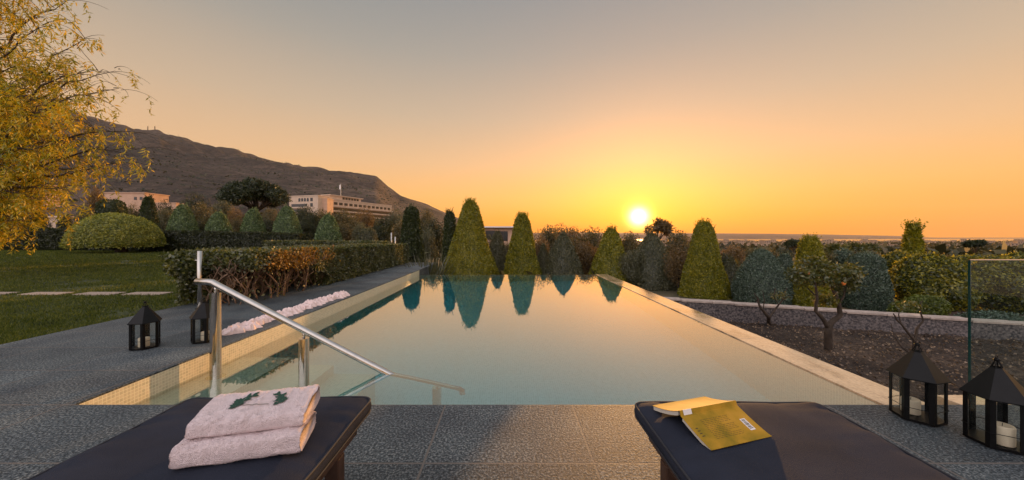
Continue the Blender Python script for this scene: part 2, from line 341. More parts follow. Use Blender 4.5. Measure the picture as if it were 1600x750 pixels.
def coping_mat():
    m, t, out = mat('wet sandstone coping'); b = N(t, 'ShaderNodeBsdfPrincipled'); L(t, b.outputs[0], out.inputs[0])
    tcn = N(t, 'ShaderNodeTexCoord')
    mp = N(t, 'ShaderNodeMapping'); mp.inputs['Scale'].default_value = (1.6, 0.8, 1); L(t, tcn.outputs['Object'], mp.inputs[0])
    n1 = N(t, 'ShaderNodeTexNoise'); L(t, mp.outputs[0], n1.inputs['Vector']); n1.inputs['Scale'].default_value = 3.2; n1.inputs['Detail'].default_value = 8; n1.inputs['Roughness'].default_value = 0.65
    n2 = N(t, 'ShaderNodeTexNoise'); L(t, tcn.outputs['Object'], n2.inputs['Vector']); n2.inputs['Scale'].default_value = 45; n2.inputs['Detail'].default_value = 6
    c = ramp(t, n1.outputs[0], [(0.30, (0.13, 0.075, 0.045)), (0.46, (0.62, 0.42, 0.25)), (0.70, (0.86, 0.61, 0.38))])
    c = mixc(t, 1.0, c, ramp(t, n2.outputs[0], [(0.3, (0.75, 0.75, 0.75)), (0.7, (1.15, 1.15, 1.15))]), 'MULTIPLY')
    L(t, c, b.inputs['Base Color']); b.inputs['Coat Weight'].default_value = 1.0; b.inputs['Coat Roughness'].default_value = 0.12
    L(t, ramp(t, n1.outputs[0], [(0.35, (0.06,) * 3), (0.62, (0.26,) * 3)]), b.inputs['Roughness'])
    bp = N(t, 'ShaderNodeBump'); bp.inputs['Strength'].default_value = 0.25; bp.inputs['Distance'].default_value = 0.004; L(t, n2.outputs[0], bp.inputs['Height']); L(t, bp.outputs[0], b.inputs['Normal'])
    return m
M['coping'] = coping_mat()
def wallstone_mat():
    m, t, out = mat('rubble stone'); b = N(t, 'ShaderNodeBsdfPrincipled'); L(t, b.outputs[0], out.inputs[0]); b.inputs['Roughness'].default_value = 0.9
    tcn = N(t, 'ShaderNodeTexCoord')
    v = N(t, 'ShaderNodeTexVoronoi', feature='DISTANCE_TO_EDGE'); L(t, tcn.outputs['Object'], v.inputs['Vector']); v.inputs['Scale'].default_value = 6
    v2 = N(t, 'ShaderNodeTexVoronoi'); L(t, tcn.outputs['Object'], v2.inputs['Vector']); v2.inputs['Scale'].default_value = 7
    n1 = N(t, 'ShaderNodeTexNoise'); L(t, tcn.outputs['Object'], n1.inputs['Vector']); n1.inputs['Scale'].default_value = 25; n1.inputs['Detail'].default_value = 8
    c = ramp(t, n1.outputs[0], [(0.35, (0.035, 0.033, 0.038)), (0.65, (0.20, 0.17, 0.16))])
    hs = N(t, 'ShaderNodeHueSaturation'); L(t, c, hs.inputs['Color'])
    sp = N(t, 'ShaderNodeSeparateColor'); L(t, v2.outputs['Color'], sp.inputs[0]); L(t, mathn(t, 'MULTIPLY_ADD', sp.outputs[0], 0.7), hs.inputs['Value'])
    hs.inputs['Value'].default_value = 1
    mn = t.nodes[-1]
    L(t, mixc(t, ramp(t, v.outputs['Distance'], [(0.0, (.6, .6, .6)), (0.03, (0, 0, 0))]), c, (0.06, 0.05, 0.045)), b.inputs['Base Color'])
    bp = N(t, 'ShaderNodeBump'); bp.inputs['Strength'].default_value = 1.0; bp.inputs['Distance'].default_value = 0.03
    L(t, mathn(t, 'ADD', mathn(t, 'MINIMUM', v.outputs['Distance'], 0.12), mathn(t, 'MULTIPLY', n1.outputs[0], 0.15)), bp.inputs['Height']); L(t, bp.outputs[0], b.inputs['Normal'])
    return m
M['rubble'] = wallstone_mat()
def glass_mat(name, tint, refl=1.0, cap=0.05):
    m, t, out = mat(name)
    fr = N(t, 'ShaderNodeFresnel'); fr.inputs[0].default_value = 1.5
    tr = N(t, 'ShaderNodeBsdfTransparent'); tr.inputs[0].default_value = (*tint, 1)
    gl = N(t, 'ShaderNodeBsdfGlossy'); gl.inputs['Roughness'].default_value = 0.02
    mx = N(t, 'ShaderNodeMixShader'); L(t, mathn(t, 'MINIMUM', mathn(t, 'MULTIPLY', fr.outputs[0], refl), cap), mx.inputs[0]); L(t, tr.outputs[0], mx.inputs[1]); L(t, gl.outputs[0], mx.inputs[2])
    L(t, mx.outputs[0], out.inputs[0]); return m
M['glass'] = glass_mat('lantern glass', (0.95, 0.96, 0.95), .30)
M['panel'] = glass_mat('balustrade glass', (0.90, 0.95, 0.93), 0.22, 0.02)
M['glassedge'] = pbr('green glass edge', (0.006, 0.035, 0.030), 0.15)
def cover_mat():
    m, t, out = mat('yellow book cover'); b = N(t, 'ShaderNodeBsdfPrincipled'); L(t, b.outputs[0], out.inputs[0]); b.inputs['Roughness'].default_value = 0.7; b.inputs['Specular IOR Level'].default_value = 0.2
    tcn = N(t, 'ShaderNodeTexCoord')
    n1 = N(t, 'ShaderNodeTexNoise'); L(t, tcn.outputs['Object'], n1.inputs['Vector']); n1.inputs['Scale'].default_value = 14; n1.inputs['Detail'].default_value = 5
    L(t, ramp(t, n1.outputs[0], [(0.35, (0.24, 0.16, 0.012)), (0.55, (0.42, 0.23, 0.02)), (0.7, (0.52, 0.27, 0.035))]), b.inputs['Base Color']); return m
M['cover'] = cover_mat()

# ------------------------------------------------------------------ terrain
def sst(a, b, x): 
    t = np.clip((x - a) / (b - a), 0, 1); return t * t * (3 - 2 * t)
def ground_z(x, y):
    x = np.asarray(x, float); y = np.asarray(y, float)
    yy = np.maximum(y, 4.0); a = x / yy
    near_r = -0.98 - 0.12 * sst(9, 14, y)
    lawn = -0.04 + 0.021 * np.maximum(0, -x - 12) 
    near = np.where(x < -5.0, lawn, near_r)
    Lf = sst(-0.05, -0.55, a)
    farl = 0.05 * np.maximum(yy - 24, 0) 
    farr = -1.1 - 0.05 * np.clip(yy - 14, 0, 100) - 0.045 * np.clip(yy - 114, 0, 300) - 0.0155 * np.clip(yy - 414, 0, 2700)
    far = Lf * (farl + 0.0) + (1 - Lf) * farr
    f = sst(13, 24, y)
    z = near * (1 - f) + far * f
    under = (x > -5.2) & (x < 3.13) & (y > -6) & (y < 11.0) 
    z = np.where(under, -2.2, z)
    z = np.where((x > -5.2) & (y < 2.22), -2.2, z)
    return np.maximum(z, -75)
def geo_axis(a, b, step, far, ratio=1.13):
    c = list(np.arange(a, b + 1e-6, step)); s = step; v = b
    while v < far: s *= ratio; v += s; c.append(v)
    return c
ys = geo_axis(-6, 26, 0.5, 5000); xp = geo_axis(0, 16, 0.5, 9000)
ys = sorted(set([round(v, 3) for v in ys] + [2.20, 2.23, 10.98, 11.01])); 
xs = sorted(set([round(-v, 3) for v in xp if v < 7000] + [round(v, 3) for v in xp] + [-5.21, -5.19, 3.12, 3.135]))
X, Yg = np.meshgrid(xs, ys); Z = ground_z(X, Yg)
V = np.stack([X, Yg, Z], -1).reshape(-1, 3)
nx, ny = len(xs), len(ys)
i = np.arange(nx - 1)[None, :] + nx * np.arange(ny - 1)[:, None]
Q = np.stack([i, i + 1, i + 1 + nx, i + nx], -1).reshape(-1, 4)
o = np_mesh('ground', V, Q, M['terrain'], smooth=True); tag(o, 'dry sloping garden ground and valley floor reaching the coast', 'ground', kind='structure')

def fan(name, m, prof, Ys, shape, noise, label, cat, step=4, base_py=None):
    """terrain ridge: prof px->py of the crest; rows from Ys[0] (foot) to Ys[-1] (crest) and a back slope"""
    pxs = np.arange(prof[0][0], prof[-1][0] + step, step)
    crest = np.interp(pxs, [p[0] for p in prof], [p[1] for p in prof])
    rows = []
    nr = len(Ys)
    for k, Y in enumerate(Ys):
        t = k / (nr - 1)
        x = (pxs - CX) / F * Y
        zc = H - (crest - CY) / F * Ys[-1]
        zb = ground_z(x, np.full_like(x, Y)) - 3 if base_py is None else np.full_like(x, base_py)
        z0 = zb; z = z0 + (zc - z0) * shape(t)
        P = np.stack([x, np.full_like(x, Y), np.zeros_like(x)], -1)
        z = z + (wob(P, noise[0]) * noise[1] + wob(P, noise[0] * 4) * noise[1] * 0.35) * math.sin(math.pi * min(t * 1.02, 1)) 
        if k == nr - 1: z = zc + wob(P, noise[0] * 3) * noise[1] * 0.12
        rows.append(np.stack([x, np.full_like(x, Y), z], -1))
    Yb = Ys[-1] * 1.4
    rows.append(np.stack([(pxs - CX) / F * Yb, np.full_like(pxs, Yb, dtype=float), np.full_like(pxs, -70.0, dtype=float)], -1))
    n = len(pxs); V = np.concatenate(rows); i = np.arange(n - 1)[None, :] + n * np.arange(len(rows) - 1)[:, None]
    Q = np.stack([i, i + 1, i + 1 + n, i + n], -1).reshape(-1, 4)
    o = np_mesh(name, V, Q, m, smooth=True); return tag(o, label, cat, kind='structure'), V
hill_prof = [(-500, 60), (-200, 90), (0, 140), (90, 165), (140, 184), (200, 202), (250, 210), (290, 222), (330, 235), (400, 250), (470, 264), (520, 272), (560, 276), (588, 277), (596, 284), (606, 295), (625, 307), (669, 320), (700, 334), (735, 350), (760, 368)]
hillo, hillV = fan('hill', M['hill'], hill_prof, list(np.linspace(330, 1500, 40)), lambda t: t ** 0.85, (0.014, 15), 'long bare rocky mountain ridge falling to the right', 'mountain', step=3)
fan('far_hills', M['farhill'], [(700, 366), (900, 363), (1000, 364), (1130, 364.5), (1200, 365), (1300, 366.5), (1400, 368.5), (1450, 371), (1500, 371.5), (1560, 373), (1700, 375), (2200, 377)], [5300, 5500, 5700, 6000, 6400], lambda t: t ** 0.7, (0.003, 6), 'low far ridge along the horizon', 'ridge', step=8, base_py=-62)
o = MB().add([(-3000, 2950, -60), (12000, 2950, -60), (12000, 5600, -60), (-3000, 5600, -60)], [(0, 1, 2, 3)]).build('sea', M['sea']); tag(o, 'thin strip of pale sea before the far ridge', 'sea', kind='structure')
fan('headland', M['farhill'], [(1380, 382), (1460, 380), (1520, 379.3), (1600, 380), (1700, 380)], [3300, 3400, 3550, 3700], lambda t: t ** 0.6, (0.004, 3), 'low dark headland crossing the sea strip', 'headland', step=8, base_py=-61)
o = bpy.data.objects['ground']
# lower coast: keep ground beneath the sea beyond 2950 m
me = o.data; co = np.empty(len(me.vertices) * 3, np.float32); me.vertices.foreach_get('co', co); co = co.reshape(-1, 3)
co[(co[:, 1] > 2900) , 2] = -75; me.vertices.foreach_set('co', co.ravel()); me.update()

# ------------------------------------------------------------------ deck, pool, lawn, soil
XL, XR, YN, YF, ZW = -2.82, 2.77, 2.21, 10.74, -0.17
d = MB(); d.box(-5.1, XL, YN, 13.6, -1.6, 0.0); d.box(-5.1, 3.35, -3, YN, -1.6, 0.0); d.box(3.35, 9, -3, 2.09, -1.6, 0)
o = d.build('pool_deck', M['deck']); tag(o, 'dark hammered granite slabs with thin pale joints', 'deck', kind='structure')
def uv_quads(name, quads, m, parent=None):
    """quads: list of (origin, uvec, vvec) rectangles; uv in metres"""
    me = bpy.data.meshes.new(name); vs = []; fs = []; uvs = []
    for O, U, W_ in quads:
        O = Vector(O); U = Vector(U); W_ = Vector(W_); b = len(vs)
        vs += [O, O + U, O + U + W_, O + W_]; fs.append((b, b + 1, b + 2, b + 3))
        uvs += [(0, 0), (U.length, 0), (U.length, W_.length), (0, W_.length)]
    me.from_pydata(vs, [], fs); uvl = me.uv_layers.new(name='UVMap')
    for k, uv in enumerate(uvs): uvl.data[k].uv = uv
    me.materials.append(m); me.update()
    o = bpy.data.objects.new(name, me); COL.objects.link(o)
    if parent: o.parent = parent
    return o
ZB = -1.45; e = 0.003
qs = [((XL + e, YF, 0 - .012), (0, YN - YF, 0), (0, 0, ZB)), ((XL, YN + e, ZB), (XR - XL, 0, 0), (0, 0, -ZB - .012)),
      ((XR, YN, ZB), (0, YF - YN, 0), (0, 0, -0.172 - ZB)), ((XR, YF, ZB), (XL - XR, 0, 0), (0, 0, -0.176 - ZB)),
      ]
o = uv_quads('pool_floor', [((XL, YN, ZB), (XR - XL, 0, 0), (0, YF - YN, 0))], M['floor_tile']); tag(o, 'pale mosaic floor of the pool', 'pool floor', kind='structure')
# entry steps in the near left corner, going down towards the right
YS = 3.62
xs_ = [XL + e, -2.30, -1.86, -1.42]; zs_ = [-0.27, -0.50, -0.73]
for k in range(3):
    qs.append(((xs_[k], YN, zs_[k]), (xs_[k+1] - xs_[k], 0, 0), (0, YS - YN, 0)))
    lo = zs_[k+1] if k < 2 else ZB
    qs.append(((xs_[k+1], YN, zs_[k]), (0, YS - YN, 0), (0, 0, lo - zs_[k])))
    qs.append(((xs_[k], YS, zs_[k]), (xs_[k+1] - xs_[k], 0, 0), (0, 0, ZB - zs_[k])))
o = uv_quads('pool_shell', qs, M['tile']); tag(o, 'pool lined with small cream mosaic tiles, steps in the near left corner', 'pool', kind='structure')
o = MB().box(XR + .002, XR + .012, YN, YF, -1.6, -0.173).box(XL, XR + 0.35, YF + .002, YF + .16, -1.6, -0.176).build('overflow_edge', M['coping']); tag(o, 'far overflow edge of the pool', 'pool edge', kind='structure')
o = MB().box(XL - .01, XR + .005, YN - .01, YF + .155, -1.5, ZW).build('pool_water', M['water']); tag(o, 'still pool water mirroring the sunset', 'water', kind='structure')
# sandstone coping on the right side, in lengths
cb = MB()
for k in range(9):
    y0 = YN + k * (YF + .16 - YN) / 9; y1 = YN + (k + 1) * (YF + .16 - YN) / 9
    cb.box(XR + .014, XR + .36, y0 + .0015, y1 - .0015, -1.2, -0.158)
o = cb.build('coping', M['coping'], bevel=.004); tag(o, 'pale wet sandstone coping along the right side of the pool', 'coping', kind='structure')
o = MB().box(3.355, 9, 2.093, 2.235, -0.6, -0.004).box(2.95, 3.35, 2.2125, 2.36, -0.6, -0.006).build('stone_kerb', M['coping'], bevel=.004); tag(o, 'pale sandstone kerb at the end of the right deck', 'kerb', kind='structure')

# lawn
lx = -np.concatenate([np.arange(5.1, 14, 0.3), np.arange(14, 60, 1.5)])[::-1]; ly = np.concatenate([np.arange(-2, 12, 0.3), np.arange(12, 27, 0.75)])
X, Yg = np.meshgrid(lx, ly); Z = ground_z(X - .2, Yg); 
P = np.stack([X, Yg, Z], -1).reshape(-1, 3); P[:, 2] = np.maximum(P[:, 2], -0.04) + 0.02 + wob(P * [1, 1, 0], 1.1) * 0.008
n = len(lx); i = np.arange(n - 1)[None, :] + n * np.arange(len(ly) - 1)[:, None]; Q = np.stack([i, i + 1, i + 1 + n, i + n], -1).reshape(-1, 4)
o = np_mesh('lawn', P, Q, M['lawnbase'], smooth=True); tag(o, 'mown lawn turf left of the deck', 'lawn', kind='structure')
def lawn_z(x, y): return np.maximum(ground_z(np.minimum(x, -5.3) - .2, y), -0.04) + 0.02
n = 170000
Yb = 3.2 + (22 - 3.2) * rng.random(n) ** 1.7; pxb = rng.uniform(-30, 420, n); xb = (pxb - CX) / F * Yb
k = (xb < -5.1) & (Yb < 21.5); xb, Yb = xb[k], Yb[k]
steps = [(-50, 10), (37, 98), (122, 181), (197, 256)]
st = []
for a, b in steps: st.append((on(a, 459).x, on(b, 459).x))
ink = np.zeros(len(xb), bool)
for a, b in st: ink |= (xb > a) & (xb < b) & (Yb > 6.30) & (Yb < 6.56)
xb, Yb = xb[~ink], Yb[~ink]
P = np.stack([xb, Yb, lawn_z(xb, Yb) - .003], -1)
k = wob(P * [1, 1, 0], 1.9) + .5 * wob(P * [1, 1, 0], 5) + rng.normal(0, .5, len(P)) > -.75; P, Yb = P[k], Yb[k]
hgt = 0.012 + 0.0016 * Yb
up = np.tile([0, 0, 1.0], (len(P), 1)) + rng.normal(0, .55, (len(P), 3)); up = unit(up)
sd = unit(np.cross(up, rng.normal(0, 1, (len(P), 3))))
s = (hgt * rng.uniform(0.7, 1.8, len(P)))[:, None]; wd = (0.0022 + 0.0008 * Yb)[:, None]
V = np.stack([P - sd * wd, P + sd * wd, P + up * s * 1.6], 1).reshape(-1, 3)
o = np_mesh('grass', V, np.arange(len(V)).reshape(-1, 3), M['grass']); tag(o, 'short mown grass blades of the lawn', 'grass', kind='stuff')
lb = ['stepping stone cut by the left picture edge', 'stepping stone second from the left in the lawn', 'stepping stone in the lawn, second from the deck', 'stepping stone in the lawn, the closest to the deck']
for (a, b), l in zip(st, lb):
    o = MB().box(a, b, 6.28, 6.56, -.06, .006).build('stepping_stone', M['steppingstone'], bevel=.01); tag(o, 'pale rectangular ' + l, 'stepping stone', 'stepping stones across the lawn')

# bare soil bed on the right
gx = np.arange(3.14, 14, 0.06); gy = np.arange(2.24, 9.0, 0.06)
X, Yg = np.meshgrid(gx, gy); P = np.stack([X, Yg, np.zeros_like(X)], -1).reshape(-1, 3)
P[:, 2] = -0.93 + wob(P, 3.0) * .03 + wob(P, 9) * .022 + wob(P, 30) * .012 + rng.normal(0, .010, len(P))
n = len(gx); i = np.arange(n - 1)[None, :] + n * np.arange(len(gy) - 1)[:, None]; Q = np.stack([i, i + 1, i + 1 + n, i + n], -1).reshape(-1, 4)
o = np_mesh('soil_bed', P, Q, M['soil'], smooth=True); tag(o, 'bare dark soil bed between coping and low wall', 'soil', kind='structure')
M['litter'] = leafmat('dry litter', [(0.05, 0.03, 0.02), (0.14, 0.09, 0.055), (0.30, 0.21, 0.13)], 0.1, 2)
n = 14000; P = np.stack([rng.uniform(3.2, 12, n), rng.uniform(2.6, 8.6, n), np.full(n, -0.922)], -1); P[:, 2] = -.93 + wob(P * [1, 1, 0], 3) * .03 + wob(P * [1, 1, 0], 9) * .022 + rng.uniform(.01, .035, n)
V, Q = leaf_quads(P, np.tile([0, 0, 1.0], (n, 1)), 0.032, .7, .7, size_var=.7)
o = np_mesh('leaf_litter', V, Q, M['litter']); tag(o, 'dry leaf litter and chips scattered on the soil', 'litter', kind='stuff')
# low stone wall
A = Vector((3.14, 8.65)); B = Vector((13.0, 5.5)); dv = (B - A).normalized(); nv = Vector((-dv.y, dv.x))
wl = empty('garden_wall', (0, 0, 0), 0, 'low rubble stone garden wall with pale cap along the soil bed', 'wall')
Ln = (B - A).length; nu = int(Ln / .05); nw = 9
V = []; 
for side in (0, 1):
    off = nv * (0.0 if side == 0 else .22)
    for a in range(nu + 1):
        for b in range(nw):
            p = A + dv * (a / nu * Ln) + off; z = -1.1 + b / (nw - 1) * (0.60 - 0.20 * a / nu)
            V.append((p.x, p.y, z))
V = np.array(V); dsp = wob(V, 9) * .014 + wob(V, 22) * .008
V[:len(V) // 2, :2] -= np.outer(dsp[:len(V) // 2], [nv.x, nv.y])
i = (np.arange(nu)[:, None] * nw + np.arange(nw - 1)[None, :]); q = np.stack([i, i + nw, i + nw + 1, i + 1], -1).reshape(-1, 4)
Q = np.concatenate([q, q[:, ::-1] + (nu + 1) * nw])
np_mesh('wall_body', V, Q, M['rubble'], wl, smooth=True)
mb = MB(); s0 = 0
random.seed(3)
while s0 < Ln:
    l_ = random.uniform(.45, .8); s1 = min(Ln, s0 + l_); p = A + dv * (s0 + .004) - nv * .025; q_ = A + dv * (s1 - .004) - nv * .025; dz = random.uniform(-.004, .006)
    c = [p, q_, q_ + nv * .27, p + nv * .27]
    zc_ = -.498 - .20 * (s0 + l_ / 2) / Ln; mb.add([(v.x, v.y, zc_ + dz) for v in c] + [(v.x, v.y, zc_ + .045 + dz) for v in c], [(0, 3, 2, 1), (4, 5, 6, 7), (0, 1, 5, 4), (1, 2, 6, 5), (2, 3, 7, 6), (3, 0, 4, 7)]); s0 = s1
mb.build('wall_cap', M['stonecap'], wl, bevel=.008)
#PART2
# ------------------------------------------------------------------ foreground things
from mathutils import noise as mn
def smooth_mod(o, lv=2):
    m = o.modifiers.new('sub', 'SUBSURF'); m.levels = lv; m.render_levels = lv
def mattress(name, x0, x1, y0, y1, z0, z1, r, parent, seed=0, corner=.035):
    """puffed cushion as a dense closed grid with rounded corners, seams and wrinkles along the edges"""
    nx_, ny_ = 46, 110; V = []; F_ = []
    def outline(u, v):
        x = x0 + (x1 - x0) * u; y = y0 + (y1 - y0) * v
        # round the plan corners
        for cx_, sx_ in ((x0 + corner, -1), (x1 - corner, 1)):
            for cy_, sy_ in ((y0 + corner, -1), (y1 - corner, 1)):
                dx = (x - cx_) * sx_; dy = (y - cy_) * sy_
                if dx > 0 and dy > 0:
                    m_ = max(dx, dy); l = math.hypot(dx, dy)
                    if l > 0: x = cx_ + sx_ * dx * m_ / l; y = cy_ + sy_ * dy * m_ / l
        return x, y
    for top in (1, 0):
        for a in range(nx_ + 1):
            for b in range(ny_ + 1):
                u = a / nx_; v = b / ny_; u_ = .5 - .5 * math.cos(math.pi * u) * 1; u_ = u * .5 + u_ * .5; v_ = v
                x, y = outline(u_, v_)
                ed = min(u_ * (x1 - x0), (1 - u_) * (x1 - x0), v_ * (y1 - y0), (1 - v_) * (y1 - y0))
                puff = (1 - math.exp(-ed / .035))
                if top:
                    z = z1 - .012 * (1 - puff) + .007 * puff
                    ex = min(u_, 1 - u_) * (x1 - x0)
                    wr = mn.noise(Vector((x * 3 + seed, y * 24, 0))) * .011 * math.exp(-ex / .09)
                    ey = min(v_, 1 - v_) * (y1 - y0)
                    wr += mn.noise(Vector((x * 24 + seed, y * 3, 5))) * .008 * math.exp(-ey / .07)
                    z += wr * min(1, ed / .008) + mn.noise(Vector((x * 5, y * 5, seed))) * .006
                else: z = z0 + .01 * (1 - puff)
                V.append((x, y, z))
    m1 = (nx_ + 1) * (ny_ + 1); st_ = ny_ + 1
    for a in range(nx_):
        for b in range(ny_):
            i = a * st_ + b; F_.append((i, i + st_, i + st_ + 1, i + 1)); F_.append((m1 + i, m1 + i + 1, m1 + i + st_ + 1, m1 + i + st_))
    per = [a * st_ for a in range(nx_ + 1)] + [nx_ * st_ + b for b in range(1, ny_ + 1)] + [a * st_ + ny_ for a in range(nx_ - 1, -1, -1)] + [b for b in range(ny_ - 1, 0, -1)]
    # bulging side rings
    rings = [per]; cx_, cy_ = (x0 + x1) / 2, (y0 + y1) / 2
    for k in range(1, 4):
        t = k / 4; ring = []
        for i in per:
            x, y, z = V[i]; bl = .006 * math.sin(math.pi * t) + mn.noise(Vector((x * 20, y * 20, t * 3 + seed))) * .002
            nx2 = -1 if abs(x - x0) < .004 else 1 if abs(x - x1) < .004 else 0; ny2 = -1 if abs(y - y0) < .004 else 1 if abs(y - y1) < .004 else 0
            zb = V[i + m1][2]; ring.append(len(V)); V.append((x + nx2 * bl, y + ny2 * bl, z + (zb - z) * t))
        rings.append(ring)
    rings.append([i + m1 for i in per])
    for r0, r1_ in zip(rings, rings[1:]):
        for k in range(len(per)):
            k2 = (k + 1) % len(per); F_.append((r0[k], r1_[k], r1_[k2], r0[k2]))
    o = MB().add(V, F_).build(name, M['fabric'], parent, smooth=True)
    top_edge = [Vector(V[i]) + Vector((0, 0, .001)) for i in per]; bot = [Vector(V[i + m1]) for i in per]
    return o, top_edge + top_edge[:2], bot + bot[:2]
def lounger(name, x0, x1, y1, zc, label, seed):
    t = empty(name, ((x0 + x1) / 2, 0.5, 0), 0, label, 'sun lounger', 'sun loungers at the near end of the pool')
    ox, oy = (x0 + x1) / 2, .5
    a, b = x0 - ox, x1 - ox; y0 = -.62 - oy; y1 = y1 - oy
    m, te, be = mattress('mattress', a, b, y0, y1, zc - .062, zc, .02, t, seed)
    MB().tube(te, .0042, 6, False).tube(be, .0042, 6, False).build('piping', M['piping'], m, smooth=True)
    fr = MB(); zi = zc - .066; fa, fb = a + .045, b - .045
    fr.box(fa, fa + .03, y0 + .03, y1 - .04, zi - .07, zi).box(fb - .03, fb, y0 + .03, y1 - .04, zi - .07, zi)
    fr.box(fa + .031, fb - .031, y1 - .07, y1 - .042, zi - .07, zi - .001).box(fa + .031, fb - .031, y0 + .032, y0 + .06, zi - .07, zi - .001)
    fr.build('frame', M['wood'], t, bevel=.004)
    sl_ = MB(); yy = y0 + .09
    while yy < y1 - .12: sl_.box(fa + .031, fb - .031, yy, yy + .055, zi - .022, zi - .003); yy += .075
    sl_.build('slats', M['wood'], t, bevel=.002)
    for lx_ in (fa - .002, fb - .048):
        for ly_ in (y1 - .20, y0 + .15):
            MB().box(lx_, lx_ + .05, ly_, ly_ + .05, 0, zi - .071).build('leg', M['wood'], t, bevel=.004)
    MB().box(fa + .05, fb - .05, y1 - .185, y1 - .16, .12, .15).build('stretcher', M['wood'], t, bevel=.003)
    return t
lounger('sun_lounger', -1.307, -.560, 1.405, .44, 'wooden sun lounger with charcoal cushion carrying folded white towels', 1.3)
lounger('sun_lounger', .504, 1.245, 1.385, .43, 'wooden sun lounger with charcoal cushion carrying an open yellow book', 7.7)

# towels: a flat spiral-like fold with soft roll at the front
def towel(x, y, z, rz, wd, dp, h0, h1, seed, label):
    t = empty('folded_towel', (x, y, z), rz, label, 'towel', 'folded towels on the left lounger')
    nu, nvv = 70, 56; V = []; F_ = []
    def prof(t_):
        """closed section in (depth, height): front roll at depth 0 of height h0, back of height h1; folded layers show at the back"""
        a = t_ * 2 * math.pi
        c = math.cos(a); s_ = math.sin(a)
        px_ = (.5 - .5 * abs(c) ** .35 * (1 if c > 0 else -1)) 
        hh = h0 + (h1 - h0) * px_
        yy_ = .5 + .5 * abs(s_) ** (.55) * (1 if s_ > 0 else -1)
        return px_ * dp, yy_ * hh
    for a in range(nu + 1):
        u = a / nu
        for b in range(nvv):
            d_, h_ = prof(b / nvv)
            x_ = (u - .5) * wd; e_ = min(u, 1 - u) * wd
            sh = 1 - .16 * math.exp(-e_ / .005)
            mid = (h0 + (h1 - h0) * d_ / dp) * .5
            h2 = mid + (h_ - mid) * sh; p = Vector((x_, d_, h2))
            n_ = mn.noise(p * 14 + Vector((seed, 0, 0))) * .008 + mn.noise(p * 45 + Vector((0, seed, 0))) * .0030 + mn.noise(p * 170) * .0030 + mn.noise(p * 420) * .0022
            k = 0.0 if h_ < .003 else 1.0
            x2 = x_ + (mn.noise(Vector((d_ * 20, h_ * 40, seed + u))) * .006 if (a == 0 or a == nu) else 0)
            V.append((x2, d_ + n_ * .8 * (-1 if d_ < dp * .25 else 1) * k, max(0.0005, h2 + n_ * k)))
    for a in range(nu):
        for b in range(nvv):
            b2 = (b + 1) % nvv; F_.append((a*nvv+b, a*nvv+b2, (a+1)*nvv+b2, (a+1)*nvv+b))
    F_.append(tuple(range(nvv))); F_.append(tuple(nu * nvv + k for k in range(nvv - 1, -1, -1)))
    o = MB().add(V, F_).build('terry_body', M['towel'], t, smooth=True)
    # loops of terry pile over the surface
    me = o.data; P = np.array([v.co[:] for v in me.vertices]); Nn = np.array([v.normal[:] for v in me.vertices])
    F2 = np.array([f for f in F_ if len(f) == 4]); k = rng.integers(0, len(F2), 26000); wts = rng.dirichlet([1, 1, 1, 1], 26000)
    PP = np.einsum('nk,nkd->nd', wts, P[F2[k]]); NN = np.einsum('nk,nkd->nd', wts, Nn[F2[k]])
    NN = unit(NN); keep = PP[:, 2] > .002; PP, NN = PP[keep], NN[keep]
    Vq, Qq = leaf_quads(PP, np.cross(NN, rng.normal(0, 1, NN.shape)), .0042, .45, .1, direction=NN, djit=.35)
    np_mesh('pile', Vq, Qq, M['towel'], o)
    return t
random.seed(5)
towel(-.772, .968, .447, R(14), .318, .160, .070, .064, 2.0, 'white folded towel lying underneath the embroidered one')
tw = towel(-.770, 1.000, .511, R(14), .302, .165, .055, .072, 9.0, 'white folded towel with green wreath embroidery, on top')
# embroidered laurel sprays
eb = MB()
def leafshape(mb, x, y, a, l, w_, z):
    c, s_ = math.cos(a), math.sin(a); pts = []
    for t_, ww in ((0, 0), (.25, .75), (.55, 1), (.8, .6), (1, 0), (.8, -.6), (.55, -1), (.25, -.75)):
        u, v = t_ * l, ww * w_ * .5; pts.append((x + u * c - v * s_, y + u * s_ + v * c, z))
    mb.add(pts, [tuple(range(8))])
random.seed(14)
sprays = []
for sgn in (-1, 1):
    eb = MB(); sprays.append(eb)
    for k in range(6):
        th = R(198 - k * 14) if sgn < 0 else R(-18 + k * 14)
        rx, ry = .060, .046; cx_, cy_ = .006, .070
        bx, by = cx_ + rx * math.cos(th), cy_ + ry * math.sin(th); tang = th + (R(-90) if sgn < 0 else R(90))
        for off in ((-1.0, .9, -.3, .3, 1.6) if k < 4 else (-.6, .5)):
            leafshape(eb, bx + random.uniform(-.004, .004), by + random.uniform(-.004, .004), tang + off + random.uniform(-.3, .3), random.uniform(.016, .026), random.uniform(.009, .012), 0)
from mathutils.bvhtree import BVHTree
tb = [c_ for c_ in tw.children if c_.name.startswith('terry_body')][0].data
bvh = BVHTree.FromPolygons([v.co[:] for v in tb.vertices], [tuple(p.vertices) for p in tb.polygons])
def drape(mb_, lift):
    out = []
    for v in mb_.v:
        h_ = bvh.ray_cast(Vector((v[0], v[1], .3)), Vector((0, 0, -1)))[0]; out.append((v[0], v[1], (h_.z if h_ else .06) + lift + v[2]))
    mb_.v = out
for eb in sprays:
    drape(eb, .0035); eb.build('embroidered_spray', M['embroid'], tw)
tl_ = MB().tube([(-.035 + .07 * k / 8, .058 + .001 * math.sin(k * 2), 0) for k in range(9)], .0012, 5); drape(tl_, .003); tl_.build('thread_line', M['bone'], tw)

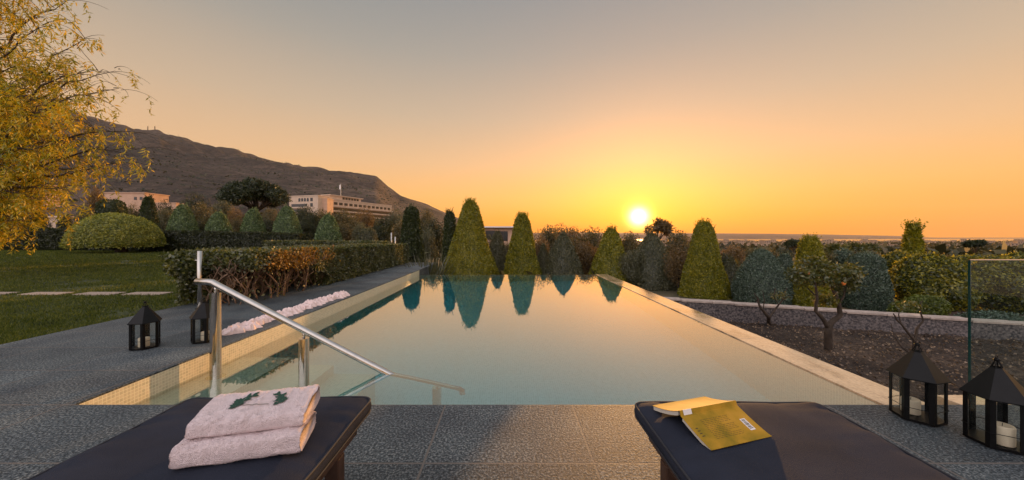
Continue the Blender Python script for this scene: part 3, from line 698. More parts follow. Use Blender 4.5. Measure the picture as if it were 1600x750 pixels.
# open book lying face down
bp_a = Vector((.584, 1.166)); bp_b = Vector((.825, 1.239)); ax = (bp_b - bp_a); bl = ax.length; rz = math.atan2(ax.y, ax.x)
bk = empty('open_book', ((bp_a.x + bp_b.x) / 2, (bp_a.y + bp_b.y) / 2, .437), rz, 'open yellow paperback lying face down on the right cushion', 'book')
def covh(u):   # u: signed distance from the spine; negative towards the viewer
    a = abs(u)
    if u < 0: return .041 * max(0, 1 - (a - .009) / .118) ** 1.25 + .004
    t_ = min(1, (a - .009) / .125); return .041 * (1 - t_) ** 2.1 + .012 * math.sin(math.pi * t_) ** 1 * .5 + .016
def sheet(u0, u1, dz0, dz1, y_in, name, m, parent, n=18):
    V = []; F_ = []
    for k in range(n + 1):
        u = u0 + (u1 - u0) * k / n; h = covh(u)
        for x_ in (-bl / 2 + y_in, bl / 2 - y_in):
            for dz in (dz0, dz1): V.append((x_, u, max(.0006 + (dz - dz1) * 0, h + dz)))
    for k in range(n):
        a = 4 * k; b = a + 4
        F_ += [(a + 1, a + 3, b + 3, b + 1), (a, b, b + 2, a + 2), (a, a + 1, b + 1, b), (a + 2, b + 2, b + 3, a + 3)]
    F_ += [(0, 2, 3, 1), (4 * n, 4 * n + 1, 4 * n + 3, 4 * n + 2)]
    return MB().add(V, F_).build(name, m, parent, smooth=False)
cv = sheet(-.127, -.009, -.0012, 0, 0, 'cover', M['cover'], bk); cv['label'] = 'back cover of the book, with printed text and barcode'
sheet(.009, .134, -.0012, 0, 0, 'cover', M['cover'], bk)
sheet(-.0088, .0088, -.0012, .0003, 0, 'spine', M['cover'], bk, 4)
sheet(-.123, -.010, -.013, -.0014, .002, 'pages', M['page'], bk); sheet(.010, .130, -.0155, -.0014, .002, 'pages', M['page'], bk)
def onbook(mb, x0, x1, u0, u1, lift=.0006, n=5):
    V = []; F_ = []
    for k in range(n + 1):
        u = u0 + (u1 - u0) * k / n; V += [(x0, u, covh(u) + lift), (x1, u, covh(u) + lift)]
    for k in range(n): F_.append((2*k, 2*k+1, 2*k+3, 2*k+2))
    mb.add(V, F_)
tx = MB(); random.seed(9)
for r_ in range(13):
    u = -.030 - r_ * .0055; x_ = -.07
    while x_ < .045:
        wlen = random.uniform(.006, .016)
        if r_ in (4, 9) and x_ > 0: break
        onbook(tx, x_, x_ + wlen, u, u - .0009, n=1); x_ += wlen + .003
for r_ in range(4): onbook(tx, -.112, -.103 + .002 * (r_ % 2), -.052 - r_ * .009, -.0545 - r_ * .009, n=1)
tx.build('printed_text', M['ink'], cv)
lbm = MB(); onbook(lbm, .078, .100, -.052, -.094, .0007); lb_ = lbm.build('barcode_label', M['label'], bk)
bb = MB(); u = -.055
while u < -.083 + .001 or u > -.083:
    wb = random.choice([.0008, .0014, .002]); onbook(bb, .081, .096, u, u - wb, .0012, n=1); u -= wb + random.choice([.0008, .0014])
    if u < -.090: break
bb.build('barcode', M['ink'], lb_)
sm = MB(); onbook(sm, -.113, -.078, .006, -.006, .0008, 2); sm.build('spine_label', M['label'], bk)

# lanterns
def lantern(loc, rz, label, cl, s=1.0):
    t = empty('lantern', loc, rz, label, 'lantern', 'black glass candle lanterns on the deck'); t.scale = (s, s, s)
    r_ = .114; hb = .252
    def cor(k, rr, z): a = math.pi / 3 * k; return Vector((rr * math.cos(a), rr * math.sin(a), z))
    b = MB(); vs = [cor(k, r_, .006) for k in range(6)] + [cor(k, r_, .018) for k in range(6)]
    b.add(vs, [tuple(range(5, -1, -1)), tuple(range(6, 12))] + [(k, (k + 1) % 6, 6 + (k + 1) % 6, 6 + k) for k in range(6)]).build('base', M['black'], t)
    for k in range(6):
        a0 = cor(k, r_, .0182); 
        dn = (cor(k + 1, r_, 0) - cor(k, r_, 0)).normalized(); dp_ = (cor(k - 1, r_, 0) - cor(k, r_, 0)).normalized(); wv = .020
        p0, p1, p2 = a0 + dp_ * wv, a0, a0 + dn * wv; inn = -cor(k, 1, 0) * .003
        z_ = Vector((0, 0, hb - .0184 + .018)) ; vs = [p0, p1, p2, p2 + inn, p1 + inn * 1.3, p0 + inn]; vs = vs + [v + Vector((0, 0, hb - .018)) for v in vs]
        MB().add(vs, [(0, 1, 7, 6), (1, 2, 8, 7), (2, 3, 9, 8), (3, 4, 10, 9), (4, 5, 11, 10), (5, 0, 6, 11), (0, 5, 4, 1), (1, 4, 3, 2), (6, 7, 10, 11), (7, 8, 9, 10)]).build('corner_post', M['black'], t)
        q0, q1 = cor(k, r_ - .0045, .019), cor(k + 1, r_ - .0045, .019); uz = Vector((0, 0, hb - .018)); th = cor(k + .5, .0015, 0)
        MB().add([q0, q1, q1 + uz, q0 + uz, q0 - th, q1 - th, q1 + uz - th, q0 + uz - th], [(0, 1, 2, 3), (7, 6, 5, 4), (0, 4, 5, 1), (3, 2, 6, 7), (0, 3, 7, 4), (1, 5, 6, 2)]).build('glass_pane', M['glass'], t)
    MB().tube([cor(k, r_ + .004, .085) for k in range(7)], .0018, 5).build('wire_ring', M['black'], t)
    r2 = r_ + .012; z1_ = hb + .002
    MB().tube([cor(k, r2 - .002, z1_) for k in range(7)], .0042, 6).build('eave_rim', M['black'], t)
    rf = MB(); rt = .021; zt = hb + .150
    vs = [cor(k, r2, z1_ + .003) for k in range(6)] + [cor(k, rt, zt) for k in range(6)]
    rf.add(vs, [(k, (k + 1) % 6, 6 + (k + 1) % 6, 6 + k) for k in range(6)])
    vs2 = [cor(k, r2 - .004, z1_ + .001) for k in range(6)] + [cor(k, rt - .003, zt - .002) for k in range(6)]
    rf.add(vs2, [(6 + k, 6 + (k + 1) % 6, (k + 1) % 6, k) for k in range(6)])
    rf.build('roof', M['roofmetal'], t)
    wz = MB()
    for k in range(6): wz.tube([cor(k, rt, zt - .004), cor(k, .006, zt + .036)], .0022, 5)
    wz.tube([cor(k, rt + .001, zt) for k in range(7)], .0025, 5)
    wz.build('vent_cage', M['black'], t)
    MB().lathe([(.003, 0), (.011, .002), (.013, .008), (.009, .014), (.003, .017)], 12, (0, 0, zt + .033)).build('finial', M['black'], t, smooth=True)
    MB().tube([(.017 * math.cos(a), 0.0, zt + .054 + .017 * math.sin(a) * .5) for a in [k * math.pi / 8 for k in range(17)]], .0018, 5).build('handle_ring', M['black'], t)
    hc = cl[1]; c = empty('pillar_candle', Vector(loc) + Vector((cl[0][0], cl[0][1], .0185 * s)), 0, cl[2], 'candle', 'pillar candles inside the lanterns')
    w_ = MB().lathe([(.005, .001), (.040, .001), (.0415, .004), (.0415, hc - .006), (.039, hc), (.030, hc - .001), (.012, hc - .006), (.002, hc - .007)], 28).build('wax', M['candle'], c, smooth=True)
    MB().tube([(0, 0, hc - .008), (.001, 0, hc + .002), (.004, .001, hc + .008)], .0014, 5).build('wick', M['wick'], w_)
    return t
lantern((-3.55, 3.33, 0), R(8), 'black hexagonal lantern on the deck edge, nearest the lawn', ((.01, -.02), .085, 'candle in the lantern nearest the lawn'))
lantern((-3.15, 3.53, 0), R(20), 'black hexagonal lantern partly hidden behind the steel handrail post', ((.025, -.01), .085, 'candle in the lantern behind the handrail post'))
lantern((2.455, 2.05, 0), R(14), 'black hexagonal lantern on the right, beside the coping corner', ((-.005, .03), .085, 'short candle in the lantern beside the coping corner'))
lantern((2.575, 1.80, 0), R(25), 'black hexagonal lantern closest to the right picture edge', ((-.015, -.03), .098, 'thick candle in the lantern closest to the right picture edge'))

# handrail into the pool
YR = 3.13
hr = empty('pool_handrail', (-2.69, YR, -.27), 0, 'polished steel handrail sloping down into the pool on round posts', 'handrail')
def loc(p): return Vector(p) - Vector((-2.69, YR, -.27))
slope = (.65 + .17) / (-1.11 + 2.70)
def rz_(x): return .65 - (x + 2.70) * slope
pts = [(-2.865, YR, .672), (-2.75, YR, .668), (-2.715, YR, .662), (-2.69, YR, rz_(-2.69) + .002)] + [(x, YR, rz_(x)) for x in (-2.4, -1.8, -1.2, -.7, -.52)] + [(-.46, YR, rz_(-.47)), (-.43, YR, rz_(-.46) - .03), (-.425, YR, rz_(-.46) - .10)]
MB().tube([loc(p) for p in pts], .029, 20).build('rail', M['steel'], hr, smooth=True)
for x_, zb in ((-2.69, -.27), (-1.88, -.50), (-.66, -1.45)):
    zt = rz_(x_) - .075
    p = MB().tube([loc((x_, YR, zb)), loc((x_, YR, zt))], .043, 24).build('post', M['steel'], hr, smooth=True)
    mm = p.modifiers.new('e', 'EDGE_SPLIT'); mm.split_angle = R(40)
    MB().tube([loc((x_, YR, zt)), loc((x_, YR, zt + .06))], .012, 12).build('pin', M['steel'], p, smooth=True)
    q_ = MB().tube([loc((x_, YR, zb + .001)), loc((x_, YR, zb + .012))], .075, 28).build('flange', M['steel'], p, smooth=True)
    mm = q_.modifiers.new('e', 'EDGE_SPLIT'); mm.split_angle = R(40)
# thin steel post by the hedge
pp = on(312, 483); po = empty('steel_post', pp, 0, 'slim steel shower post at the near end of the clipped hedge', 'post')
MB().tube([(0, 0, 0), (0, 0, .862)], .031, 16).build('pole', M['steel'], po, smooth=True)
MB().tube([(0, 0, .72), (-.055, -.01, .722)], .014, 10).build('knob', M['steel'], po, smooth=True)
MB().tube([(0, 0, .001), (0, 0, .014)], .055, 20).build('base_plate', M['steel'], po)
# glass balustrade panel
gp = empty('glass_panel', (3.09, 2.29, 0), 0, 'clear glass balustrade panel with green edge at the end of the deck', 'glass panel')
g_ = MB().box(.006, 3.2, -.006, .006, -.05, .93).build('glass_sheet', M['panel'], gp)
MB().box(.0, .0055, -.0062, .0062, -.05, .93).build('glass_edge', M['glassedge'], gp)
MB().box(0.0, 3.2, -.0064, .0064, .9305, .936).build('top_edge', M['panel' if 0 else 'steel'], gp)

# crumpled pink cloth along the edge
nL, nW = 420, 34; P0 = on(347, 524); 
a = np.linspace(0, 1, nL)[:, None]; b = np.linspace(-1, 1, nW)[None, :]
yl = 3.72 + a * (6.35 - 3.72); wv = .110 + .03 * np.sin(a * 23) + .02 * np.sin(a * 61 + 1) + .022 * np.sin(a * 143 + b * 2); ctr = -3.12 + a * .10 + .025 * np.sin(a * 17)
ends = np.minimum(1, np.minimum(a, 1 - a) * 22) ** .5
Xc = ctr + b * wv * ends; Yc = yl + 0 * b
Pn = np.stack([Xc, Yc, 0 * Xc], -1).reshape(-1, 3)
f1 = np.abs(wob(Pn, 16)).reshape(nL, nW); f2 = np.abs(wob(Pn + 3, 34)).reshape(nL, nW); f3 = wob(Pn, 80).reshape(nL, nW)
f4 = np.abs(wob(Pn * [1, 1.3, 1] + 5, 62)).reshape(nL, nW); Zc = (.012 + .040 * (1 - np.minimum(1, f1 * 1.5)) + .026 * (1 - np.minimum(1, f2 * 1.7)) + .018 * (1 - np.minimum(1, f4 * 1.8)) + .003 * f3) * np.clip(1 - np.abs(b) ** 4, 0, 1) * ends + .002
sh = (wob(Pn, 28).reshape(nL, nW)) * .022; Xc = Xc + sh; Yc = Yc + (wob(Pn + 9, 28).reshape(nL, nW)) * .022
Vc = np.stack([Xc, Yc, Zc], -1).reshape(-1, 3); i = np.arange(nL - 1)[:, None] * nW + np.arange(nW - 1)[None, :]
Q = np.stack([i, i + nW, i + nW + 1, i + 1], -1).reshape(-1, 4)
o = np_mesh('crumpled_cloth', Vc, Q, M['cloth'], smooth=True); tag(o, 'long strip of crumpled pale pink fabric along the left pool edge', 'cloth')

# ------------------------------------------------------------------ vegetation
def shell_cone(h, r0, rt, n, power=1.0, rag=.05, spikes=0, size=.07, ratio=.5, cap=.25, jit=.7, bulge=0.0):
    """clipped cone: radius r0 at the ground to rt near the top"""
    t = 1 - np.sqrt(rng.random(n)) * .999 ; t = rng.random(n) ** 1.25
    th = rng.uniform(0, 2 * math.pi, n)
    def rad(t): 
        r = r0 + (rt - r0) * t ** power + bulge * np.sin(np.pi * np.clip(t, 0, 1)) * r0
        return r * np.where(t > 1 - cap * .3, np.sqrt(np.clip((1 - t) / (cap * .3), 0, 1)) * .6 + .4, 1)
    P0 = np.stack([np.cos(th), np.sin(th), t * h], -1); r = rad(t)
    base = np.stack([np.cos(th) * r, np.sin(th) * r, t * h], -1)
    k = 1 + wob(base, 3.2 / max(r0, .4)) * rag * .7 + wob(base, 11 / max(r0, .4)) * rag * .5
    inn = 1 - rng.random(n) ** 2.5 * .16
    base[:, 0] *= k * inn; base[:, 1] *= k * inn
    Nn = np.stack([np.cos(th), np.sin(th), np.full(n, (r0 - rt) / h)], -1)
    up = Nn * .8 + np.array([0, 0, .9])
    V1, Q1 = leaf_quads(base, Nn, size, ratio, jit, direction=up, djit=.55)
    parts = [(V1, Q1)]
    if spikes:
        m_ = spikes; ts = np.clip(1 - np.abs(rng.normal(0, .05, m_)), .6, 1); th2 = rng.uniform(0, 6.28, m_); rr = rad(ts) * rng.uniform(.1, .95, m_)
        c = np.stack([np.cos(th2) * rr, np.sin(th2) * rr, ts * h], -1)
        dr = np.stack([np.cos(th2) * .4, np.sin(th2) * .4, np.full(m_, 1.0)], -1) + rng.normal(0, .2, (m_, 3)); dr = unit(dr)
        ln = rng.uniform(.2, 1.0, m_)[:, None] ** 1.5 * size * 4.0
        for s_ in np.linspace(0, 1, 6):
            for _ in range(2):
                V2, Q2 = leaf_quads(c + dr * ln * s_, rng.normal(0, 1, (m_, 3)), size * (1 - .4 * s_), ratio, .5, direction=dr, djit=.5); parts.append((V2, Q2))
    # dark inner body so nothing shows through
    nt_, nh_ = 28, 24; tt = np.linspace(0, .985, nh_); aa = np.linspace(0, 2 * math.pi, nt_, endpoint=False)
    TT, AA = np.meshgrid(tt, aa, indexing='ij'); rr = rad(TT) * .86
    Vc = np.stack([np.cos(AA) * rr, np.sin(AA) * rr, TT * h * .97], -1).reshape(-1, 3)
    i, j = np.meshgrid(np.arange(nh_ - 1), np.arange(nt_), indexing='ij'); j2 = (j + 1) % nt_
    parts.append((Vc, np.stack([i * nt_ + j, i * nt_ + j2, (i + 1) * nt_ + j2, (i + 1) * nt_ + j], -1).reshape(-1, 4)))
    return merge(parts)
def trunk_mb(h, r, lean=0, n=8, seed=0):
    random.seed(seed); pts = [(0, 0, -.15)]; x = 0; y = 0
    for k in range(1, 6): x += random.uniform(-.03, .03) * h + lean * h / 5; y += random.uniform(-.03, .03) * h; pts.append((x, y, h * k / 5))
    return MB().tube(pts, [r * (1.25 - .12 * k) for k in range(6)], n)
def topiary(px, Y, top, hw, m, label, n=9000, base=None, zb=None, rt=None, size=.07, power=1.0, spikes=60, rag=.05, group='clipped cone trees beyond the pool', bulge=0., name='topiary_cone', cat='topiary', leaf_r=.5, jit=.7):
    x = (px - CX) / F * Y; g = float(ground_z(x, Y)) if zb is None else zb
    ztop = H - (top - CY) / F * Y; h = ztop - g; r = hw / F * Y * F / math.hypot(F, px - CX)
    t = empty(name, (x, Y, g), 0, label, cat, group)
    V, Q = shell_cone(h, r, (rt if rt is not None else r * .22), n, power, rag, spikes, size, leaf_r, bulge=bulge, jit=jit)
    np_mesh('crown', V, Q, M[m], t)
    trunk_mb(h * .6, max(.03, r * .09), seed=int(px)).build('trunk', M['bark'], t)
    return t
T = topiary
GB = 'clipped cone trees beyond the pool'
T(735, 15.3, 316, 50, 'cypress', 'tallest yellow green clipped cone, straight behind the far pool edge', 30000, rt=.27, size=.075, spikes=260, power=.88, rag=.08)
T(816, 15.2, 338, 34, 'cypress', 'slimmer yellow green clipped cone with ragged top, right of the tallest one', 22000, rt=.26, size=.075, spikes=260, power=.86, rag=.09)
T(955, 14.8, 360, 42, 'cypress', 'yellow green clipped cone with bare twigs on top, just left of the sun', 18000, rt=.22, size=.07, spikes=220, rag=.08)
T(1018, 14.4, 366, 45, 'grey_green', 'brownish shaggy cone directly beneath the sun', 16000, rt=.14, size=.06, power=1.2, rag=.09, spikes=60, bulge=.12)
T(1100, 12.0, 350, 43, 'cypress', 'large yellow green clipped cone where the stone wall meets the coping', 34000, rt=.24, size=.06, spikes=300, rag=.08, power=.88)
T(1142, 13.5, 403, 24, 'grey_green', 'small grey green cone between the large cone and the blue conifer', 9000, rt=.04, size=.05, spikes=10, bulge=.15)
T(1190, 10.8, 391, 46, 'spruce', 'wide blue grey rounded cone conifer behind the leafless sapling', 24000, rt=.16, size=.05, spikes=30, bulge=.16, power=1.5)
T(1226, 12.5, 398, 20, 'spruce', 'small dark blue conifer peeping out behind the wide blue one', 6000, rt=.16, size=.055, spikes=20, bulge=.1)
T(1266, 10.2, 374, 37, 'cypress', 'bright yellow green clipped cone behind the small orange tree', 24000, rt=.22, size=.055, spikes=220, rag=.09)
T(1352, 9.7, 398, 38, 'spruce', 'blue green shaggy conifer bush between the orange tree and the big bush', 22000, rt=.30, size=.055, spikes=60, bulge=.12, rag=.12, power=1.6)
T(777, 17.5, 362, 17, 'grey_green', 'narrow grey green cone between the two cones behind the pool', 8000, rt=.12, size=.07, spikes=10, bulge=.15, power=1.5)
T(880, 15.0, 366, 31, 'grey_green', 'grey green shaggy cone in the middle, behind the pool edge', 15000, rt=.12, size=.065, spikes=30, bulge=.14, rag=.09, power=1.3)
T(849, 16.0, 382, 15, 'grey_green', 'very small grey green cone beside the shaggy middle one', 5000, rt=.06, size=.06, spikes=8, bulge=.15)
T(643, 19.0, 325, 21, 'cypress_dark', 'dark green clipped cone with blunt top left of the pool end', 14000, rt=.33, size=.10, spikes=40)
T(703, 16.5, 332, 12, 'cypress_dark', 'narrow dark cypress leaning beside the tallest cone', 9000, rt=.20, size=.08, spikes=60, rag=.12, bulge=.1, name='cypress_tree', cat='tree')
GL = 'blue green cones behind the far hedge'
for px, top, hw, lab in ((286, 321, 24, 'blue green clipped cone nearest the dome shrub, clear of it'), (342, 333, 22, 'low blue green clipped cone left of the reddish olive'), (396, 328, 19, 'blue green clipped cone beneath the umbrella pine'),
                         (449, 324, 22, 'blue green clipped cone, tallest of those behind the hedges'), (513, 337, 19, 'rightmost of the blue green clipped cones behind the hedges')):
    T(px, 24.5, top, hw * 1.08, 'row_cone', lab, 9000, rt=.25, size=.11, spikes=12, bulge=.16, power=1.6, group=GL, zb=-.1)
T(232, 26, 309, 20, 'cypress_dark', 'dark green cone rising behind the right side of the dome shrub', 8000, rt=.2, size=.12, spikes=20, bulge=.12, power=1.3, group=GL)
T(174, 27, 313, 22, 'cypress_dark', 'dark rounded shrub rising behind the left of the dome shrub', 8000, rt=.7, size=.12, spikes=20, bulge=.2, power=1.6, group=GL)
T(574, 21.5, 358, 17, 'grey_green', 'round low bush behind the end of the far hedge', 6000, rt=.4, size=.09, spikes=20, bulge=.2, group=GL, name='round_bush', cat='bush')

# clipped dome shrub on the lawn
def blob_pts(n, rx, ry, rz_, flat=0.0, inner=.25):
    u = unit(rng.normal(0, 1, (n, 3))); k = 1 - inner * rng.random(n) ** 2
    P = u * np.array([rx, ry, rz_]) * k[:, None]
    return P, unit(u / np.array([rx, ry, rz_]))
xd = -21.7; Yd = 18.9; zd = float(ground_z(xd, Yd))
dm = empty('dome_shrub', (xd, Yd, zd), 0, 'wide clipped dome shrub on a short trunk, lit orange on its right', 'shrub')
P, Nn = blob_pts(60000, 1.88, 1.88, 1.66, inner=.12); k = P[:, 2] > -.12; P, Nn = P[k], Nn[k]
P[:, :2] *= (1 + .035 * wob(P, 2))[:, None]; P[:, 2] = P[:, 2] * (1 + .02 * wob(P, 3)) + .56; k = P[:, 2] < .60; P[k, 2] += rng.uniform(-.12, .1, k.sum())
under = np.stack([rng.uniform(-1.75, 1.75, 6000), rng.uniform(-1.75, 1.75, 6000), rng.uniform(.46, .6, 6000)], -1); under = under[np.hypot(under[:, 0], under[:, 1]) < 1.9]
parts = [leaf_quads(P, Nn, .085, .5, .55), leaf_quads(under, np.tile([0, 0, -1.0], (len(under), 1)), .14, .6, .6)]
th = np.linspace(0, 2 * math.pi, 32, endpoint=False); ph = np.linspace(0, math.pi / 2, 10); PH, TH = np.meshgrid(ph, th, indexing='ij')
Vc = np.stack([np.cos(PH) * np.cos(TH) * 1.7, np.cos(PH) * np.sin(TH) * 1.7, .5 + np.sin(PH) * 1.55], -1).reshape(-1, 3)
i, j = np.meshgrid(np.arange(9), np.arange(32), indexing='ij'); j2 = (j + 1) % 32; parts.append((Vc, np.stack([i*32+j, i*32+j2, (i+1)*32+j2, (i+1)*32+j], -1).reshape(-1, 4)))
V, Q = merge(parts); np_mesh('crown', V, Q, M['dome'], dm)
mb = MB().tube([(.25, 0, -.1), (.22, 0, .3), (.1, 0, .9)], [.30, .22, .2], 10)
for k in range(9): a = k * .7; mb.tube([(.15, 0, .2), (.6 * math.cos(a), .6 * math.sin(a), .55), (1.3 * math.cos(a), 1.3 * math.sin(a), .9)], [.12, .07, .03], 6)
mb.build('trunk', M['bark'], dm, smooth=True)

# box hedges
def hedge_pts(L_, W_, Hh, n, rag=.03):
    A = np.array([L_ * Hh, L_ * Hh, L_ * W_, W_ * Hh, W_ * Hh]); c = rng.choice(5, n, p=A / A.sum()); u = rng.random(n); v = rng.random(n)
    P = np.zeros((n, 3)); Nn = np.zeros((n, 3))
    for k, (fp, nn) in enumerate(((lambda u, v: (u * L_, -W_ / 2 + 0 * u, v * Hh), (0, -1, 0)), (lambda u, v: (u * L_, W_ / 2 + 0 * u, v * Hh), (0, 1, 0)), (lambda u, v: (u * L_, (v - .5) * W_, Hh + 0 * u), (0, 0, 1)),
                                 (lambda u, v: (0 * u, (v - .5) * W_, u * Hh), (-1, 0, 0)), (lambda u, v: (L_ + 0 * u, (v - .5) * W_, u * Hh), (1, 0, 0)))):
        s_ = c == k; P[s_] = np.stack(fp(u[s_], v[s_]), -1); Nn[s_] = nn
    P += Nn * (wob(P, 2.5) * rag + wob(P, 9) * rag * .6 - rng.random(n) ** 2 * .12)[:, None]
    return P, Nn
def hedge(name, p0, p1, W_, Hh, n, m, label, size, group, z0=None):
    p0 = Vector(p0); p1 = Vector(p1); L_ = (p1 - p0).length; rz = math.atan2(p1.y - p0.y, p1.x - p0.x)
    sl_ = math.atan2((p1.z - p0.z), L_)
    t = empty(name, p0, rz, label, 'hedge', group); t.rotation_euler = (0, -sl_, rz)
    P, Nn = hedge_pts(L_, W_, Hh, n); V, Q = leaf_quads(P, Nn, size, .5, .6)
    c = MB().box(.12, L_ - .12, -W_ / 2 + .12, W_ / 2 - .12, -.3, Hh - .1)
    Vc = np.array(c.v); Qc = np.array(c.f); V, Q = merge([(V, Q), (Vc, Qc)]); np_mesh('foliage', V, Q, M[m], t)
    random.seed(4); st_ = MB()
    st_.tube([(.3, 0, -.4), (.35, .05, .3)], [.03, .02], 5)
    st_.build('stem', M['bark'], t); return t
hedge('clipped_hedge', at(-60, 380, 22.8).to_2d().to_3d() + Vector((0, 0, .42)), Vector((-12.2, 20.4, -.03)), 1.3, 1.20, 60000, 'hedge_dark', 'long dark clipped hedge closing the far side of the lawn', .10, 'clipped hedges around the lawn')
hedge('clipped_hedge', Vector((-12.0, 17.2, -.03)), Vector((-5.6, 15.6, -.03)), .8, .82, 26000, 'hedge', 'low hedge between the near hedge and the long dark one', .075, 'clipped hedges around the lawn')

# near hedge with bare stems at its end
nh = empty('clipped_hedge', (-4.65, 5.3, 0), 0, 'near clipped hedge along the pool deck with bare twisted stems at its end', 'hedge', 'clipped hedges around the lawn')
def hz(y): return .84 - .012 * (y - 5.3)
n = 170000
Lh, Wh = 8.1, 1.35
u = rng.random(n); P, Nn = hedge_pts(Lh, Wh, 1.0, n, .035)
Pw = np.stack([-4.62 + P[:, 1], 5.3 + P[:, 0], P[:, 2] * (hz(5.3 + P[:, 0]) - .03) + .03], -1); Nw = np.stack([Nn[:, 1], Nn[:, 0], Nn[:, 2]], -1)
s_ = sst(0, 4, Pw[:, 1] - 5.3); Pw[:, 0] = np.where(Pw[:, 0] < -4.6, Pw[:, 0] + (1 - s_) * .16, Pw[:, 0])
bare = (Pw[:, 1] < 7.25 + .3 * np.sin(Pw[:, 2] * 9)) & (Pw[:, 2] < hz(Pw[:, 1]) - .17 - .07 * np.sin(Pw[:, 1] * 5) + .06 * rng.normal(0, 1, n) * .6 - .35 * sst(6.5, 7.3, Pw[:, 1])) & (Pw[:, 0] > -5.05)
keep = ~(bare & (rng.random(n) > .012))
Pw, Nw = Pw[keep], Nw[keep]
parts = [leaf_quads(Pw, Nw, .047, .55, .6)]
# overhanging tuft towards the lawn and dense interior leaves for the top crust
m_ = 9000; c = np.stack([rng.uniform(-5.35, -4.0, m_), rng.uniform(5.2, 7.2, m_), rng.uniform(.62, .82, m_)], -1); parts.append(leaf_quads(c, np.tile([0, 0, 1.0], (m_, 1)), .06, .55, .9))
m_ = 5000; bl_ = unit(rng.normal(0, 1, (m_, 3))) * rng.uniform(.75, 1, (m_, 1)) * [.30, .36, .19] + [-5.10, 5.5, .60]; parts.append(leaf_quads(bl_, bl_ - [-5.10, 5.5, .6], .058, .55, .6))
m_ = 1200; c = np.stack([rng.uniform(-5.15, -4.85, m_), rng.uniform(5.4, 7.2, m_), rng.uniform(.0, .4, m_)], -1); parts.append(leaf_quads(c, rng.normal(0, 1, (m_, 3)), .055, .5, .8))
core = MB().box(-5.1, -4.12, 7.6, 13.2, .02, .66).box(-5.15, -4.5, 6.0, 7.6, .45, .66)
V, Q = merge(parts + [(np.array(core.v), np.array(core.f))]); V = V - np.array([-4.65, 5.3, 0])
np_mesh('foliage', V, Q, M['hedge'], nh)
M['suntinted'] = leafmat('russet hedge leaves', [(0.08, 0.04, 0.008), (0.20, 0.11, 0.012), (0.38, 0.22, 0.02)], 0.4, 4)  # orange sunlight on the near hedge, put into the leaf colour
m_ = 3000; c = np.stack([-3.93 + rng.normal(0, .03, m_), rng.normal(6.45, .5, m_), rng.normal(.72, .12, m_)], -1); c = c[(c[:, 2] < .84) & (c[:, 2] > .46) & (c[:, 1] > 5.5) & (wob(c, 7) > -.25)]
V, Q = leaf_quads(c - [-4.65, 5.3, 0], np.tile([1.0, 0, .2], (len(c), 1)), .047, .55, .6); np_mesh('suntinted_leaves', V, Q, M['suntinted'], nh)
st_ = MB(); random.seed(21)
for k in range(90):
    x_ = random.uniform(-5.0, -4.08) ; y_ = random.uniform(5.35, 7.7); p = Vector((x_ + random.uniform(-.1, .1), y_, -.02)); pts = [p.copy()]; d_ = Vector((random.uniform(-.6, .8), random.uniform(-.7, .7), 1.0)).normalized()
    ns_ = 9; 
    for j in range(ns_):
        d_ = (d_ + Vector((random.uniform(-.5, .5), random.uniform(-.5, .5), random.uniform(-.15, .35)))).normalized(); p = p + d_ * .095; p.x = min(p.x, -3.98); p.y = max(p.y, 5.2)
        if p.z > .74: break
        pts.append(p.copy())
    r0 = random.uniform(.006, .017)
    if len(pts) > 2: st_.tube([q - Vector((-4.65, 5.3, 0)) for q in pts], [r0 * (1 - .6 * j / len(pts)) for j in range(len(pts))], 6)
    for j in range(2, len(pts) - 1):
        if random.random() < .8:
            q = pts[j]; e1 = q + Vector((random.uniform(-.12, .14), random.uniform(-.12, .12), random.uniform(.03, .14))); e2 = e1 + Vector((random.uniform(-.1, .1), random.uniform(-.1, .1), random.uniform(.02, .14)))
            st_.tube([v - Vector((-4.65, 5.3, 0)) for v in (q, e1, e2)], [r0 * .5, r0 * .35, r0 * .2], 5)
st_.build('stems', M['stem'], nh, smooth=True)

